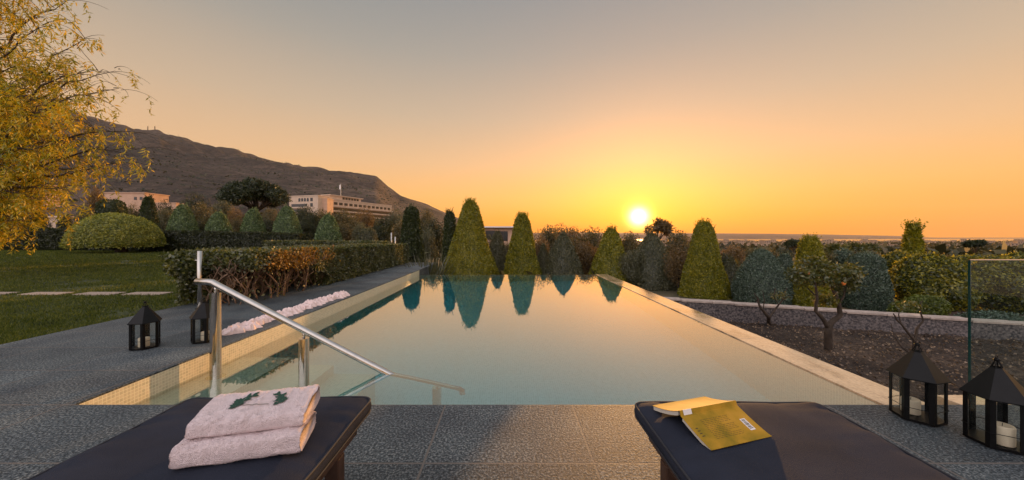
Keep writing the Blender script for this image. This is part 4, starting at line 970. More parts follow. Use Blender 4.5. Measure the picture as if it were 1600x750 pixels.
# weeping tree at the left
wt = empty('weeping_tree', (-16.2, 9.6, .06), 0, 'weeping willow like tree with golden hanging leaves entering from the left', 'tree')
org = Vector((-16.2, 9.6, .06))
random.seed(12)
MB().tube([(0, 0, -.3), (.15, 0, 1.5), (.3, -.1, 3.2), (.6, -.1, 4.8), (.8, 0, 6.5), (.9, .1, 9.0)], [.32, .27, .23, .19, .14, .06], 12).build('trunk', M['bark'], wt, smooth=True)
limbs = MB(); strands = []; tipl = []
spec = []   # start height, tip px, tip py, tip Y
for px, py, Y in ((95, 8, 9.5), (70, -60, 9), (130, 62, 9.2), (150, 110, 8.8), (178, 112, 9.6), (120, 150, 8.6), (185, 138, 9.4), (110, 190, 9.8), (150, 205, 9.2), (205, 205, 9.4), (222, 232, 9.0), (160, 245, 9.8),
                  (60, 40, 8.4), (40, 90, 8.9), (80, 120, 10), (50, 160, 9.2), (90, 225, 8.8), (40, 240, 9.4), (120, 262, 9.6), (20, 300, 9), (10, 20, 10), (-30, -20, 9), (60, 285, 9.9), (20, 200, 10.2), (-40, 120, 8.6), (-20, 330, 9.3), (100, 95, 9.9), (65, 200, 9.0), (95, 290, 9.1), (195, 255, 9.7),
                  (30, -90, 9.6), (90, -110, 10.2), (-60, -150, 9), (-10, 60, 9.4), (15, 130, 8.2), (45, 330, 9.6), (10, 262, 8.7), (75, 160, 8.4), (30, 345, 9.2), (-15, 350, 8.8), (15, 318, 9.8), (55, 310, 9.0)):
    tip = at(px, py, Y) - org; h0 = max(1.6, tip.z * .62 + random.uniform(-.4, .2)); s0_ = Vector((.1 + h0 * .1, 0, h0)); pts = []
    c1 = s0_ + (tip - s0_) * .4 + Vector((0, random.uniform(-.4, .4), random.uniform(.5, 1.0))); 
    for k in range(15):
        t_ = k / 14; p = s0_ * (1 - t_) ** 2 + c1 * 2 * t_ * (1 - t_) + tip * t_ ** 2
        p = p + Vector(mn.noise_vector(p * 1.1)) * .28 * math.sin(math.pi * t_) * 1.2 + Vector(mn.noise_vector(p * 4)) * .07; pts.append(p)
    limbs.tube(pts, [.065 * (1 - t_ / 15) ** 1.3 + .005 for t_ in range(15)], 7)
    tipl.append(pts)
    for k in range(4, 15):
        for j in range(3):
            q = pts[k] + Vector(mn.noise_vector(pts[k] * 9 + Vector((j, 0, 0)))) * .15; d_ = (tip - s0_).normalized() + Vector((random.uniform(-.9, .9), random.uniform(-.9, .9), random.uniform(-.2, .7))); d_.normalize()
            ln = random.uniform(.35, .95); sp = [q]; 
            for m__ in range(5): d_ = (d_ + Vector((0, 0, -.24)) + Vector((random.uniform(-.15, .15),) * 2 + (0,))).normalized(); sp.append(sp[-1] + d_ * ln / 5)
            limbs.tube(sp, [.009, .007, .006, .005, .004, .003], 4)
            strands.append((sp, px))
limbs.build('limbs', M['bark'], wt, smooth=True)
LP = []; LD = []
for sp, px in strands:
    q = sp
    nh_ = random.randint(1, 4) if px < 150 else random.randint(0, 2)
    for _ in range(nh_):
        a = random.choice(q[1:]); a = a + Vector((random.uniform(-.1, .1), random.uniform(-.1, .1), 0)); ln = random.uniform(.15, .60); d_ = Vector((random.uniform(-.5, .5), random.uniform(-.5, .5), -.8)).normalized(); p = a.copy()
        kk = int(ln / .022)
        for m__ in range(kk):
            d_ = (d_ + Vector((random.uniform(-.14, .14), random.uniform(-.14, .14), -.10))).normalized(); p = p + d_ * .022
            LP.append(p + Vector((random.uniform(-.015, .015),) * 3)); LD.append((d_.x + random.uniform(-.9, .9), d_.y + random.uniform(-.9, .9), d_.z + random.uniform(-.5, .35)))
LP = np.array([v[:] for v in LP]); LD = np.array(LD)
V, Q = leaf_quads(LP, rng.normal(0, 1, LP.shape), .115, .24, .5, direction=LD, djit=.35)
np_mesh('crown', V, Q, M['weeping'], wt); print('weeping leaves', len(LP))

# small orange tree and bare saplings in the soil bed
def sapling(name, base, branches, m, leaves_at, nl, label, cat, r0=.035, lsize=.05, fruits=()):
    t = empty(name, base, 0, label, cat); b = MB()
    for br_ in branches:
        pts = [Vector(p) - Vector(base) for p in br_[0]]; fine = []
        for a_, b_ in zip(pts, pts[1:]):
            for k in range(5): fine.append(a_.lerp(b_, k / 5) + Vector(mn.noise_vector(a_.lerp(b_, k / 5) * 7)) * .018)
        fine.append(pts[-1]); nn = len(fine); b.tube(fine, [br_[1] + (br_[2] - br_[1]) * k / (nn - 1) for k in range(nn)], 8)
    b.build('trunk', M['bark'], t, smooth=True)
    if leaves_at:
        parts = []
        for (c, r_, k_) in leaves_at:
            n_ = int(nl * k_); u = unit(rng.normal(0, 1, (n_, 3))) * (rng.random((n_, 1)) ** .5) * np.array(r_); cl = np.array(c) - np.array(base)
            q = u + cl; q = q[wob(q, 9) > -.55]; parts.append(leaf_quads(q, rng.normal(0, 1, q.shape) + [0, 0, .6], lsize, .5, .5))
        V, Q = merge(parts); np_mesh('crown', V, Q, M[m], t)
    for f_ in fruits:
        p = Vector(f_) - Vector(base); MB().lathe([(.002, -.032), (.02, -.026), (.033, 0), (.02, .026), (.002, .032)], 14, p).build('fruit', M['orange'], t, smooth=True)
    return t
Yo = 5.99; bo = on(1294, 545, -.92); A_ = lambda px, py, dy=0: at(px, py, Yo + dy)
sapling('orange_tree', bo, [([bo + Vector((0, 0, -.05)), A_(1294, 518), A_(1297, 505)], 0.062, .050), ([A_(1296, 508), A_(1312, 492, .05), A_(1309, 468, .05), A_(1296, 440, .1), A_(1300, 420, .1)], .044, .018),
        ([A_(1294, 512), A_(1283, 494, -.05), A_(1274, 486, -.05), A_(1277, 460, -.1), A_(1270, 430, -.1)], .038, .015), ([A_(1310, 480), A_(1322, 450), A_(1330, 425)], .016, .006), ([A_(1276, 465), A_(1258, 445), A_(1246, 430)], .012, .005)],
        'citrus', [(A_(1283, 428), (.36, .36, .22), .6), (A_(1312, 440, .1), (.28, .3, .20), .45), (A_(1252, 432, -.1), (.22, .26, .19), .3), (A_(1270, 410), (.22, .22, .11), .2), (A_(1322, 425), (.24, .26, .16), .3), (A_(1290, 468), (.16, .2, .13), .12)], 2300,
        'small gnarled orange tree with green crown on the soil bed', 'tree', lsize=.06, fruits=(A_(1318, 443, -.2), A_(1262, 427, -.2)))
Ys_ = 7.5; b2 = on(1203, 506, -.92); A2 = lambda px, py, dy=0: at(px, py, Ys_ + dy)
sapling('bare_sapling', b2, [([b2 + Vector((0, 0, -.05)), A2(1200, 494), A2(1188, 482), A2(1184, 466), A2(1178, 458)], .042, .008), ([A2(1201, 497), A2(1212, 482, .05), A2(1222, 470), A2(1230, 450)], .026, .006), ([A2(1192, 486), A2(1194, 468), A2(1190, 452)], .012, .004),
        ([A2(1216, 478), A2(1209, 462), A2(1212, 450)], .010, .004), ([A2(1186, 474), A2(1176, 464)], .008, .003), ([A2(1222, 470), A2(1234, 462)], .008, .003)], 'citrus', [(A2(1218, 462), (.22, .15, .10), .25)], 700,
        'nearly leafless forked sapling left of the small orange tree', 'sapling', lsize=.04)
Yt = 5.7; b3 = at(1428, 540, Yt); b3.z = -.93; A3 = lambda px, py, dy=0: at(px, py, Yt + dy)
sapling('bare_sapling', b3, [([b3 + Vector((0, 0, -.05)), A3(1428, 532), A3(1416, 516), A3(1402, 500), A3(1396, 490)], .024, .008), ([A3(1429, 531), A3(1434, 515), A3(1442, 500), A3(1438, 484), A3(1441, 470)], .020, .006), ([A3(1408, 508), A3(1404, 492), A3(1409, 480)], .010, .004),
        ([b3, A3(1408, 542), A3(1396, 525), A3(1392, 505)], .010, .004)], 'citrus', [(A3(1420, 478), (.26, .2, .09), .25)], 900, 'thin crooked sapling rising behind the nearer right hand lantern pair', 'sapling', lsize=.045)

# bushes on the right behind the wall
def bush(name, px, py, Y, rx, rz_, m, n, size, label, cat='bush', group='bushes behind the garden wall', lumps=9, ratio=.5, ry=None, seed=0):
    c = at(px, py, Y); g = float(ground_z(c.x, Y)); t = empty(name, (c.x, c.y, g), 0, label, cat, group); r_ = np.random.default_rng(seed + int(px)); rx *= F / math.hypot(F, px - CX); ry = ry or rx
    parts = []
    for k in range(lumps):
        if k == 0: off = np.zeros(3); s_ = .72
        else: u = unit(r_.normal(0, 1, (1, 3)))[0]; u[2] = abs(u[2]) * 1.1 - .35; off = u * [rx, ry, rz_] * .55; s_ = r_.uniform(.32, .5)
        nn = int(n * (s_ ** 2) / (lumps * .25)); P, Nn = blob_pts(nn, rx * s_, ry * s_, rz_ * s_, inner=.5); P = P * (1 + .12 * wob(P + off, 5 / rx))[:, None] + off
        P = P + [0, 0, c.z - g]; parts.append(leaf_quads(P, Nn, size, ratio, .8))
        th_ = np.linspace(0, 2 * math.pi, 12, endpoint=False); ph_ = np.linspace(-1.4, 1.4, 7); PH, TH = np.meshgrid(ph_, th_, indexing='ij')
        Vc = np.stack([np.cos(PH) * np.cos(TH) * rx, np.cos(PH) * np.sin(TH) * ry, np.sin(PH) * rz_], -1).reshape(-1, 3) * s_ * .72 + off + [0, 0, c.z - g]
        i_, j_ = np.meshgrid(np.arange(6), np.arange(12), indexing='ij'); jj = (j_ + 1) % 12; parts.append((Vc, np.stack([i_*12+j_, i_*12+jj, (i_+1)*12+jj, (i_+1)*12+j_], -1).reshape(-1, 4)))
    V, Q = merge(parts); V[:, 2] = np.maximum(V[:, 2], -.05); np_mesh('crown', V, Q, M[m], t)
    mb = MB(); random.seed(int(px))
    for k in range(6): a = k * 1.05; mb.tube([(0, 0, -.2), (rx * .15 * math.cos(a), ry * .15 * math.sin(a), (c.z - g) * .5), (rx * .5 * math.cos(a), ry * .5 * math.sin(a), c.z - g + rz_ * .3)], [rx * .07, rx * .045, rx * .015], 6)
    mb.build('trunk', M['bark'], t, smooth=True)
    return t
def px_m(p, Y): return p / F * Y
bush('glossy_bush', 1452, 446, 9.6, px_m(78, 9.6), px_m(60, 9.6), 'bush', 60000, .08, 'large glossy green bush with golden upper leaves, left of the glass panel', lumps=22)
bush('glossy_bush', 1565, 450, 9.2, px_m(86, 9.2), px_m(62, 9.2), 'bush', 60000, .075, 'wide green bush seen through the glass panel', lumps=22, seed=4)
bush('glossy_bush', 1690, 445, 9.6, px_m(80, 9.6), px_m(52, 9.6), 'bush', 14000, .08, 'green bush cut off by the right picture edge', seed=5)
bush('glossy_bush', 1510, 425, 10.8, px_m(60, 10.8), px_m(34, 10.8), 'bush', 26000, .09, 'dark green bush between the large golden topped bush and the glass edge', seed=8, lumps=14)
bush('glossy_bush', 1600, 420, 11.5, px_m(60, 11.5), px_m(34, 11.5), 'bush', 24000, .09, 'bush topping the right edge above the glass panel', seed=9, lumps=12)
bush('glossy_bush', 1402, 418, 10.6, px_m(38, 10.6), px_m(32, 10.6), 'bush', 12000, .08, 'golden tipped bush behind the blue green conifer bush', seed=2)
bush('low_bush', 1440, 484, 8.3, px_m(54, 8.3), px_m(30, 8.3), 'lowbush', 16000, .045, 'low bright green bush just behind the stone wall', lumps=8)
bush('low_bush', 1560, 504, 7.9, px_m(80, 7.9), px_m(24, 7.9), 'spruce', 16000, .05, 'low blue green bush at the foot of the wide bush behind glass', lumps=8, seed=3)
bush('round_bush', 1318, 402, 11.6, px_m(20, 11.6), px_m(18, 11.6), 'spruce', 5000, .06, 'rounded blue green bush right of the bright cone', lumps=5)
T(1426, 11.0, 357, 20, 'cypress', 'bright leafy conifer tip sticking up over the big bush', 9000, rt=.12, size=.09, spikes=150, rag=.2, bulge=.2, name='leafy_conifer', cat='tree', group='taller trees on the right')
# flat dark pine on the right
def flat_pine(px, py, Y, hw, hh, m, label, n=5000, size=.2, name='umbrella_pine', group=None, zbase=None, lumps=16, tiers=1):
    c = at(px, py, Y); g = float(ground_z(c.x, Y)) if zbase is None else zbase; t = empty(name, (c.x, c.y, g), 0, label, 'tree', group); rx = px_m(hw, Y) * F / math.hypot(F, px - CX); rz_ = px_m(hh, Y); parts = []; r_ = np.random.default_rng(int(px))
    mb = MB(); hgt = c.z - g; mb.tube([(0, 0, -.5), (rx * .05, 0, hgt * .5), (0, 0, hgt)], [rx * .06, rx * .045, rx * .03], 8)
    for k in range(lumps):
        a = r_.uniform(0, 6.28); rr = math.sqrt(r_.random()) * .85; off = np.array([math.cos(a) * rr * rx, math.sin(a) * rr * rx, rz_ * ((1 - rr ** 2) * .75 + r_.uniform(-.25, .15))]); s_ = r_.uniform(.22, .36)
        P, Nn = blob_pts(n // lumps, rx * s_, rx * s_, rz_ * .42, inner=.5); P = P * (1 + .15 * wob(P + off, 6 / rx))[:, None] + off + [0, 0, hgt]; parts.append(leaf_quads(P, Nn, size, .3, .8))
        mb.tube([(0, 0, hgt * .7), (off[0] * .5, off[1] * .5, hgt * .9), (off[0], off[1], hgt + off[2])], [rx * .03, rx * .02, rx * .01], 5)
    V, Q = merge(parts); np_mesh('crown', V, Q, M[m], t); mb.build('trunk', M['bark'], t, smooth=True); return t
flat_pine(1523, 384, 22, 24, 7, 'pine', 'small dark spreading pine against the sea strip', 3500, .16, name='spreading_pine', group='taller trees on the right', lumps=9)
flat_pine(402, 314, 62, 58, 28, 'pine', 'big dark umbrella pine left of the long hotel', 26000, .55, lumps=30, zbase=1.0)
flat_pine(1027, 362, 24, 20, 18, 'brown_green', 'sparse tiered tree silhouetted just right of the sun', 1500, .26, name='tiered_tree', group='taller trees on the right', lumps=12)
flat_pine(1240, 385, 60, 16, 10, 'pine', 'distant dark pine top over the blue conifer', 2000, .4, name='distant_pine', group='taller trees on the right', lumps=8)

# round trees of the middle distance: a few crowns, copied
def round_tree_proto(name, m, seed, n=9000, lumps=17):
    t = empty(name, (0, 0, -500)); r_ = np.random.default_rng(seed); parts = []; mb = MB()
    mb.tube([(0, 0, -.3), (.03, 0, .25), (0, 0, .6)], [.06, .045, .03], 7)
    for k in range(lumps):
        u = unit(r_.normal(0, 1, (1, 3)))[0]; off = u * [.55, .55, .58] * r_.uniform(.4, 1) + [0, 0, .82]; s_ = r_.uniform(.26, .44)
        P, Nn = blob_pts(n // lumps, s_, s_, s_ * .85, inner=.6); P = P * (1 + .2 * wob(P + off, 8))[:, None] + off; parts.append(leaf_quads(P, Nn, .062, .5, .8))
        mb.tube([(0, 0, .4), tuple(off * .6 + [0, 0, .1]), tuple(off)], [.03, .02, .008], 5)
    V, Q = merge(parts); Q = Q[V[Q[:, 0], 2] > .0]; np_mesh('crown', V, Q, M[m], t); mb.build('trunk', M['bark'], t); return t
protos = {k: [round_tree_proto('round_tree', k, s_) for s_ in (1, 2, 3)] for k in ('olive', 'grey_green', 'brown_green', 'hedge_dark', 'red_bush')}
used = set()
def rt(px, top, Y, hw, kind, label, squash=1.0, group='round trees in the middle distance', zb=None):
    v = random.choice(range(3)); p = protos[kind][v]
    if (kind, v) in used: t = copy_tree(p)
    else: t = p; used.add((kind, v))
    x = (px - CX) / F * Y; g = (float(ground_z(x, Y)) if zb is None else zb); ztop = H - (top - CY) / F * Y
    h = max(.8, ztop - g); s = px_m(hw, Y) / .95 * F / math.hypot(F, px - CX)
    t.location = (x, Y, g); t.rotation_euler = (0, 0, random.uniform(0, 6.28)); s *= 1.3; t.scale = (s, s, h / 1.58); tag(t, label, 'tree', group); return t
random.seed(33)
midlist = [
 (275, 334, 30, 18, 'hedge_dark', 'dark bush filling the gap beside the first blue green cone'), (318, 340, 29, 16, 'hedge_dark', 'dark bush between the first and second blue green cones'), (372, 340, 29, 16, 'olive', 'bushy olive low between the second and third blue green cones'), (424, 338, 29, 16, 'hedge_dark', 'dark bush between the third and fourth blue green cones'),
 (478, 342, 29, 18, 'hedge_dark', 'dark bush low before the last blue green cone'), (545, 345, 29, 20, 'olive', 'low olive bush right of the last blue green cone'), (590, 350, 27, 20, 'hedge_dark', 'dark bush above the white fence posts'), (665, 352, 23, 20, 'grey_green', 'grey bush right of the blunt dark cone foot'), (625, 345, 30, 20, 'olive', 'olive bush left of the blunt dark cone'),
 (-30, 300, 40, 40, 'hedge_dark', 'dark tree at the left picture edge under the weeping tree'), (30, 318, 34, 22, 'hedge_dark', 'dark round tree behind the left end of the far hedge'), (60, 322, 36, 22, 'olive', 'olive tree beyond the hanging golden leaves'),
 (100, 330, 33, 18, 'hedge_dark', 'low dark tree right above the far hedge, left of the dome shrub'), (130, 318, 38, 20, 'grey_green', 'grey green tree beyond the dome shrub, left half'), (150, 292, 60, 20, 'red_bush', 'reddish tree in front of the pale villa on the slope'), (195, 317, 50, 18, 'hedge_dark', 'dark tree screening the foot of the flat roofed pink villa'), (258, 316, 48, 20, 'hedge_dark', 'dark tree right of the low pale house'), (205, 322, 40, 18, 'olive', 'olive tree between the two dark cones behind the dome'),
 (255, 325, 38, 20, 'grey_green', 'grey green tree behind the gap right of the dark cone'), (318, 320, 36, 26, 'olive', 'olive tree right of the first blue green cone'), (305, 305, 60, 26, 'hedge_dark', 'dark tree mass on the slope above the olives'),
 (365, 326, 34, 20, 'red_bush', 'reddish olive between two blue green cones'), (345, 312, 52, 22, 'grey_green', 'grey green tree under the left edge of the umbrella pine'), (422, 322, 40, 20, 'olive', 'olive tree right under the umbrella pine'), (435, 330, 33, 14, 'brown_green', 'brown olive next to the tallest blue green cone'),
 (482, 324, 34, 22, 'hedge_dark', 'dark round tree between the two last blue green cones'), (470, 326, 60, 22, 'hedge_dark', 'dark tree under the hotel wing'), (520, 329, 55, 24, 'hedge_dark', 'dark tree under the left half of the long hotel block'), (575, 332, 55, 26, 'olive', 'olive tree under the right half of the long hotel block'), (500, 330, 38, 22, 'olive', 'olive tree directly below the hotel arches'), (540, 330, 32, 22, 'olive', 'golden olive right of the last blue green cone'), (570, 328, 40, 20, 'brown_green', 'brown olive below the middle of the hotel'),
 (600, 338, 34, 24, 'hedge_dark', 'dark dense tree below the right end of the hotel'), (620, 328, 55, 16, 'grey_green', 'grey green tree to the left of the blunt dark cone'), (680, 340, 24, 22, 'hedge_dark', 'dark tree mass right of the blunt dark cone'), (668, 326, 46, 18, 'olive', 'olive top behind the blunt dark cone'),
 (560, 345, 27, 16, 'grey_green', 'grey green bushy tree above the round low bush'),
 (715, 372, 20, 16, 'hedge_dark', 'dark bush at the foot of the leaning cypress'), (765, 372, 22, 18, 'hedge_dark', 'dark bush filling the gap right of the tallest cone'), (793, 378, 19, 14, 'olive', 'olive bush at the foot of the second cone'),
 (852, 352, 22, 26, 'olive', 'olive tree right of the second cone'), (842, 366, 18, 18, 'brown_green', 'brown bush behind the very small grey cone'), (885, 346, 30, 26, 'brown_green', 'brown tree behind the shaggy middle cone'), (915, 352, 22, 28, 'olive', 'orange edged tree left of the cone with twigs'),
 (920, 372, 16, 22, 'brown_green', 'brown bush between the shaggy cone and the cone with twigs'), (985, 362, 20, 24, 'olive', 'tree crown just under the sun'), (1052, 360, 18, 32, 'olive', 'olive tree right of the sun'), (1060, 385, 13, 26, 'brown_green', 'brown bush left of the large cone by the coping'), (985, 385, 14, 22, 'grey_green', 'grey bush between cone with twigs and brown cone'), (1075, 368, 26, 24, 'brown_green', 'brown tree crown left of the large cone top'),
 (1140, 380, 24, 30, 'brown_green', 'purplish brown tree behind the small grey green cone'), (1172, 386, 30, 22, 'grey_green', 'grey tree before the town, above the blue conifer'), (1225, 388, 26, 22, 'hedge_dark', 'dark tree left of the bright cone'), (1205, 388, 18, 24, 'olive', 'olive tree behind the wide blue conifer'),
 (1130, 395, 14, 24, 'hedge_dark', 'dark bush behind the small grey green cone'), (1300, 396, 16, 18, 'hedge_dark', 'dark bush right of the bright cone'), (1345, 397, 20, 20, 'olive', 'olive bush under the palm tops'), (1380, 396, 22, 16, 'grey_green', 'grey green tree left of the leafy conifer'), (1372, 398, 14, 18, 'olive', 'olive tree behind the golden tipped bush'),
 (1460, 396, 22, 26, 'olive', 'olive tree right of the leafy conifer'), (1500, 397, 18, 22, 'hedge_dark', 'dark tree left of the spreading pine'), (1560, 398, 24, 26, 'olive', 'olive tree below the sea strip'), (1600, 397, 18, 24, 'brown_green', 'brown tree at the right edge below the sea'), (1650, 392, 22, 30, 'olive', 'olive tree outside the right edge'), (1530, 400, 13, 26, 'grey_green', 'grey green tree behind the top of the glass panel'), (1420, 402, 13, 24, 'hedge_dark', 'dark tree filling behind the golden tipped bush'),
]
for a in midlist: rt(*a)
for kind in protos:
    for v, p in enumerate(protos[kind]):
        if (kind, v) not in used:
            for ch in list(p.children): bpy.data.objects.remove(ch)
            bpy.data.objects.remove(p)
# palms
def palm(px, py, Y, r, label, n=13):
    c = at(px, py, Y); g = float(ground_z(c.x, Y)); t = empty('fan_palm', (c.x, c.y, g), 0, label, 'palm', 'palms before the town'); hgt = c.z - g; R_ = px_m(r, Y) * .85
    MB().tube([(0, 0, -.3), (.03, 0, hgt * .5), (0, 0, hgt)], [R_ * .16, R_ * .12, R_ * .1], 8).build('trunk', M['bark'], t, smooth=True)
    parts = []
    for k in range(n):
        a = k * 2.4; el = -.3 + 1.5 * (k / n); d0 = np.array([math.cos(a) * math.cos(el), math.sin(a) * math.cos(el), math.sin(el)]); m_ = 46; s_ = np.linspace(.15, 1, m_)[:, None]
        P = d0 * s_ * R_ + np.array([0, 0, -.35]) * R_ * s_ ** 2 + [0, 0, hgt]; sd_ = np.cross(d0, [0, 0, 1]); sd_ /= np.linalg.norm(sd_)
        for sg in (-1, 1): parts.append(leaf_quads(P, rng.normal(0, 1, P.shape), R_ * .42, .13, .3, direction=np.tile(d0 * .6 + sd_ * sg * .8 + [0, 0, -.2], (m_, 1)), djit=.1))
    V, Q = merge(parts); np_mesh('crown', V, Q, M['citrus'], t)
palm(1306, 392, 19, 20, 'fan palm right of the bright cone tip'); palm(1338, 388, 24, 16, 'darker fan palm right of the first palm'); palm(1360, 387, 30, 13, 'smallest fan palm, before the pale town'); palm(640, 336, 60, 10, 'small palm right of the hotel end')
# little grassy plants at the pool's far left corner
for px, Y, lab in ((664, 12.2, 'wispy grey plant at the far left corner of the pool'), (680, 12.9, 'small green tuft right of the wispy corner plant')):
    x = (px - CX) / F * Y; g = float(ground_z(x, Y)); zt = H - (405 - CY) / F * Y; n = 220
    t = empty('corner_plant', (x, Y, g), 0, lab, 'plant', 'small plants at the pool corner'); d_ = unit(np.stack([rng.normal(0, .35, n), rng.normal(0, .35, n), np.ones(n)], -1)); V, Q = leaf_quads(rng.normal(0, .04, (n, 3)) * [1, 1, 0], rng.normal(0, 1, (n, 3)), (zt - g), .03, .2, direction=d_, djit=.02); np_mesh('blades', V, Q, M['grey_green'], t)
# dark low shrubs filling the ground beyond
n = 16000; yy = rng.uniform(13.5, 60, n); aa = rng.uniform(-.12, 1.3, n); xx = aa * yy; P = np.stack([xx, yy, ground_z(xx, yy) + rng.random(n) ** 2 * (.25 + .02 * yy)], -1)
V, Q = leaf_quads(P, np.tile([0, 0, 1.0], (n, 1)), .35, .5, .9); o = np_mesh('ground_cover', V, Q, M['olive']); tag(o, 'low scrub covering the slope beyond the garden', 'scrub', kind='stuff')

# slope scrub on the left: far bushes as one mass plus hillside shrubs
n = 2600; yy = rng.uniform(60, 330, n); aa = rng.uniform(-2.1, -.08, n); xx = aa * yy; gz = ground_z(xx, yy); parts = []
for k in range(14):
    P = np.stack([xx, yy, gz], -1) + rng.normal(0, 1, (n, 3)) * [2.2, 2.2, .9] * (0.4 + yy / 250)[:, None] * .8 + [0, 0, .9]
    parts.append(leaf_quads(P, rng.normal(0, 1, (n, 3)) + [0, 0, .5], 1.6, .6, .5))
V, Q = merge(parts); o = np_mesh('slope_scrub', V, Q, M['scrub']); tag(o, 'patchy dark scrub and trees over the slope below the mountain', 'scrub', kind='stuff')
# shrubs on the mountain flank, following its mesh
hv = hillV; k = rng.integers(0, len(hv), 60000); hp = hv[k]; dens = np.clip(1.25 - hp[:, 1] / 800, .0, 1); kk = (rng.random(len(hp)) < dens) & (hp[:, 1] < 1200) & (hp[:, 2] > -20); hp = hp[kk][:22000] + rng.normal(0, 1, (len(hp[kk][:22000]), 3)) * [5, 9, .5]
V, Q = leaf_quads(hp, np.tile([0, -.4, 1.0], (len(hp), 1)), 3.2, .7, .5); o = np_mesh('mountain_scrub', V, Q, M['scrub']); tag(o, 'sparse dark scrub dotting the mountain flank', 'scrub', kind='stuff')
# valley tree cover
n = 30000; yy = 60 + 2400 * rng.random(n) ** 1.6; aa = rng.uniform(.1, 1.75, n); xx = aa * yy; P = np.stack([xx, yy, ground_z(xx, yy) + rng.random(n) * (1 + yy / 300)], -1); sz = 1.0
kk = yy < 500; V1, Q1 = leaf_quads(P[kk], rng.normal(0, 1, (kk.sum(), 3)), 2.2, .6, .5); V2, Q2 = leaf_quads(P[~kk], rng.normal(0, 1, ((~kk).sum(), 3)), 7, .5, .5)
V, Q = merge([(V1, Q1), (V2, Q2)]); o = np_mesh('valley_trees', V, Q, M['scrub']); tag(o, 'far off tree cover of the coastal plain', 'scrub', kind='stuff')

# ------------------------------------------------------------------ buildings
def facade_house(name, w_, d_, h_, rows, m, loc_, rz, label, cat='building', group=None, parapet=.5, win=(1.1, 1.3)):
    t = empty(name, loc_, rz, label, cat, group); b = MB().box(0, w_, 0, d_, -6, h_); b.build('wall', M[m], t)
    MB().box(-.25, w_ + .25, -.25, d_ + .25, h_ + .01, h_ + parapet).build('roof', M[m], t)
    for (z_, n_, x0_, x1_, ww, wh) in rows:
        for k in range(n_):
            x_ = x0_ + (x1_ - x0_) * (k + .5) / n_
            f_ = MB().box(x_ - ww / 2, x_ + ww / 2, -.12, .02, z_, z_ + wh).build('window', M['window'], t)
    return t
# hotel: long block receding to the right
pA = at(508, 367, 262); pB = at(612, 367, 332); gA = 14.4; rzh = math.atan2(pB.y - pA.y, pB.x - pA.x); Lh_ = (pB.to_2d() - pA.to_2d()).length
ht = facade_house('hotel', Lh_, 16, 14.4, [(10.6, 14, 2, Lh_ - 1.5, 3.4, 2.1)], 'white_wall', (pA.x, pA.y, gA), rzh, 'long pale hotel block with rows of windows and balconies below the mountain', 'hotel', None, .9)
for z_ in (9.2, 5.6, 2.0):
    MB().box(.5, Lh_ - .5, -1.9, -.02, z_ - .5, z_ + .55).build('balcony', M['white_wall'], ht)
    MB().box(.8, Lh_ - .8, -.10, .0, z_ + .6 if z_ < 9 else z_ + 20, z_ + 2.6 if z_ < 9 else z_ + 20.1).build('window_band', M['window'], ht) if z_ < 9 else None
pen = MB().box(8, 40, 4, 12, 15.31, 18.2).box(7, 42, 3, 13, 18.21, 18.9).build('roof_pavilion', M['white_wall'], ht)
for k in range(6): MB().box(20 + k * 3.0, 22.4 + k * 3.0, 3.9, 4.02, 16, 17.8).build('window', M['window'], pen)
fl = empty('flagpole', (pA.x + math.cos(rzh) * 22 - math.sin(rzh) * 8, pA.y + math.sin(rzh) * 22 + math.cos(rzh) * 8, gA + 18.9), 0, 'thin flagpole with limp pale flag on the hotel roof', 'flagpole')
MB().tube([(0, 0, 0), (0, 0, 10.5)], .16, 6).build('pole', M['white_metal'], fl); MB().box(-1.2, -.05, -.05, .05, 6.0, 9.6).build('flag', M['label'], fl)
pC = at(452, 367, 258); pD = at(497, 367, 252)
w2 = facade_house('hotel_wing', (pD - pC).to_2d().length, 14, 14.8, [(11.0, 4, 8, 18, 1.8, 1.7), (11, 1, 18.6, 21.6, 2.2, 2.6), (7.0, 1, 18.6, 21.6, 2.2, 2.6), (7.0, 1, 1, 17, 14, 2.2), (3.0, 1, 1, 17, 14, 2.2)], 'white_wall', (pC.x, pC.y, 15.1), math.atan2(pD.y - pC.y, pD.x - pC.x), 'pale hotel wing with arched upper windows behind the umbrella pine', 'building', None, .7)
MB().box(.5, 17.5, -1.4, -.14, 5.9, 6.9).build('balcony', M['white_wall'], w2)
for k in range(4): MB().lathe([(.1, 0), (.9, .0), (.9, .12)], 20).build('window_arch', M['window'], w2).matrix_basis = Matrix.Translation((8 + 10 * (k + .5) / 4, -.02, 12.7)) @ Matrix.Rotation(R(90), 4, 'X')
pE = at(497.5, 367, 256); facade_house('hotel_link', 6.4, 10, 13.2, [(4, 1, 1, 5, 1.4, 1.6)], 'pink_wall', (pE.x, pE.y, 15), .05, 'plain pinkish link building between the wing and the long hotel', 'building', None, .5)
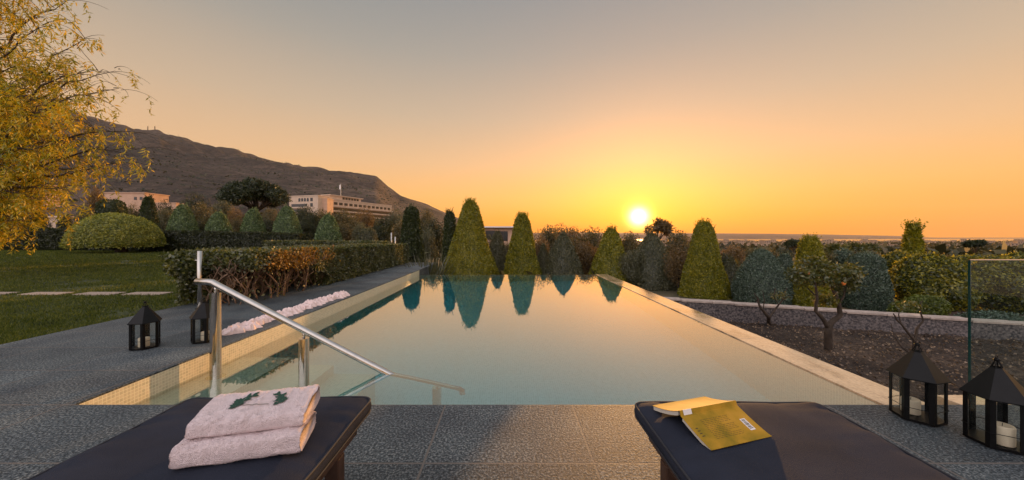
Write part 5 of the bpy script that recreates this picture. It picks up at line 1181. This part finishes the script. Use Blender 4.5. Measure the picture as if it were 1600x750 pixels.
# villas on the left slope
def villa(px0, px1, top, Y, hgt, label, rz=0., rows=None, m='pink_wall', group='pale houses on the left slope'):
    a = at(px0, top, Y); wd = px_m(px1 - px0, Y); return facade_house('villa', wd, wd * .6, hgt, rows or [(hgt * .45, 2, .2, wd * .8, wd * .07, hgt * .22)], m, (a.x, a.y, a.z - hgt), rz, label, 'house', group, .3)
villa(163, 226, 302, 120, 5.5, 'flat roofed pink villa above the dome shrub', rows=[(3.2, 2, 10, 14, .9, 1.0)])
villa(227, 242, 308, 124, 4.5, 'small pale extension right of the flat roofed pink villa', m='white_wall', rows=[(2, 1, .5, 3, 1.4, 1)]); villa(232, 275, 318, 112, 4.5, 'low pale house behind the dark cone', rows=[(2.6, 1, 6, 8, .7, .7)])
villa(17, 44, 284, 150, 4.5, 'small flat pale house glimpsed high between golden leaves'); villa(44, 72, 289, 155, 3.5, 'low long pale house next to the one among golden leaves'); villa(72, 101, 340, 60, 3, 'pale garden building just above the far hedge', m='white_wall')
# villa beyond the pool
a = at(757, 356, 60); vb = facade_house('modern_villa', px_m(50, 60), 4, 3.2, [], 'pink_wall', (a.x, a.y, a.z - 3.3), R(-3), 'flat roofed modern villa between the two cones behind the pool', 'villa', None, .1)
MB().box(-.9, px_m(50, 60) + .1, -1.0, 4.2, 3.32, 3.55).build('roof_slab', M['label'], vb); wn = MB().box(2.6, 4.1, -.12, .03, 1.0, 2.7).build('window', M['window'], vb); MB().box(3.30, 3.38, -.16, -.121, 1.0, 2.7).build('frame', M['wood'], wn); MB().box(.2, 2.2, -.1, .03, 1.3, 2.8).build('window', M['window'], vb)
# town houses on the plain
tp = []
for k, (w_, d_, h_) in enumerate(((12, 9, 6.5), (9, 9, 9.5), (18, 10, 5))):
    t = empty('town_house', (0, 0, -600)); MB().box(-w_/2, w_/2, -d_/2, d_/2, -3, h_).build('wall', M['town_wall'], t); wm = MB()
    for r_ in range(int(h_ // 3)):
        for c_ in range(int(w_ // 3)): wm.box(-w_/2 + 1 + c_ * 3, -w_/2 + 2.2 + c_ * 3, -d_/2 - .1, -d_/2 + .02, 1 + r_ * 3, 2.3 + r_ * 3)
    wm.build('windows', M['window'], t); MB().box(-w_/2 - .2, w_/2 + .2, -d_/2 - .2, d_/2 + .2, h_ + .01, h_ + .5).build('roof', M['town_roof'], t); tp.append(t)
random.seed(77); usedt = set()
for k in range(285):
    Y = 620 + 1900 * random.random() ** 1.3; px = random.uniform(1085, 1620) if k % 4 else random.uniform(860, 1090)
    if px > 1480 and Y > 1900: continue
    i = k % 3; t = tp[i] if i not in usedt else copy_tree(tp[i]); usedt.add(i); x = (px - CX) / F * Y; s = random.uniform(.7, 1.4) * (1 + Y / 3500); t.location = (x, Y, float(ground_z(x, Y)) - .5); t.rotation_euler = (0, 0, random.uniform(-.5, .5) + math.atan2(-x, Y) * .6); t.scale = (s, s, s)
    tag(t, ('tiny squarish two storey house of the far town', 'tiny tall pale block of the far town', 'tiny long low house of the far town')[i], 'house', ('squarish houses of the far town', 'tall pale blocks of the far town', 'long low houses of the far town')[i])
# masts on the ridge, fence posts
for px, lab in ((231, 'left one of the two tiny masts on the mountain ridge'), (242, 'right one of the two tiny masts on the mountain ridge')):
    c = at(px, 207, 1495); t = empty('radio_mast', c, 0, lab, 'mast', 'masts on the ridge'); m_ = MB()
    for sx_ in (-1, 1): m_.tube([(sx_ * 2.5, 0, -20), (sx_ * .8, 0, 26)], .7, 4)
    for z_ in range(-10, 26, 7): m_.tube([(-2.0, 0, z_), (2.0, 0, z_ + 4)], .5, 4)
    m_.build('lattice', M['bark'], t)
for px, lab in ((611.5, 'left thin white fence post beyond the hedges'), (617.5, 'right thin white fence post beyond the hedges')):
    c = at(px, 381, 24); o = MB().tube([(c.x, c.y, c.z - .5), (c.x, c.y, c.z + (.78 if px < 615 else .5))], .045, 8).build('fence_post', M['white_metal'], smooth=True); tag(o, lab, 'post', 'fence posts')
hm, ht_, ho = mat('haze air')
pv = N(ht_, 'ShaderNodeVolumePrincipled'); pv.inputs['Density'].default_value = 0.000028; pv.inputs['Color'].default_value = (1.0, 0.85, 0.7, 1); pv.inputs['Anisotropy'].default_value = 0.3; L(ht_, pv.outputs[0], ho.inputs['Volume'])
o = MB().box(-6500, 9500, -60, 6900, -90, 600).build('haze', hm); tag(o, 'thin warm evening haze in the air', 'haze', kind='stuff')
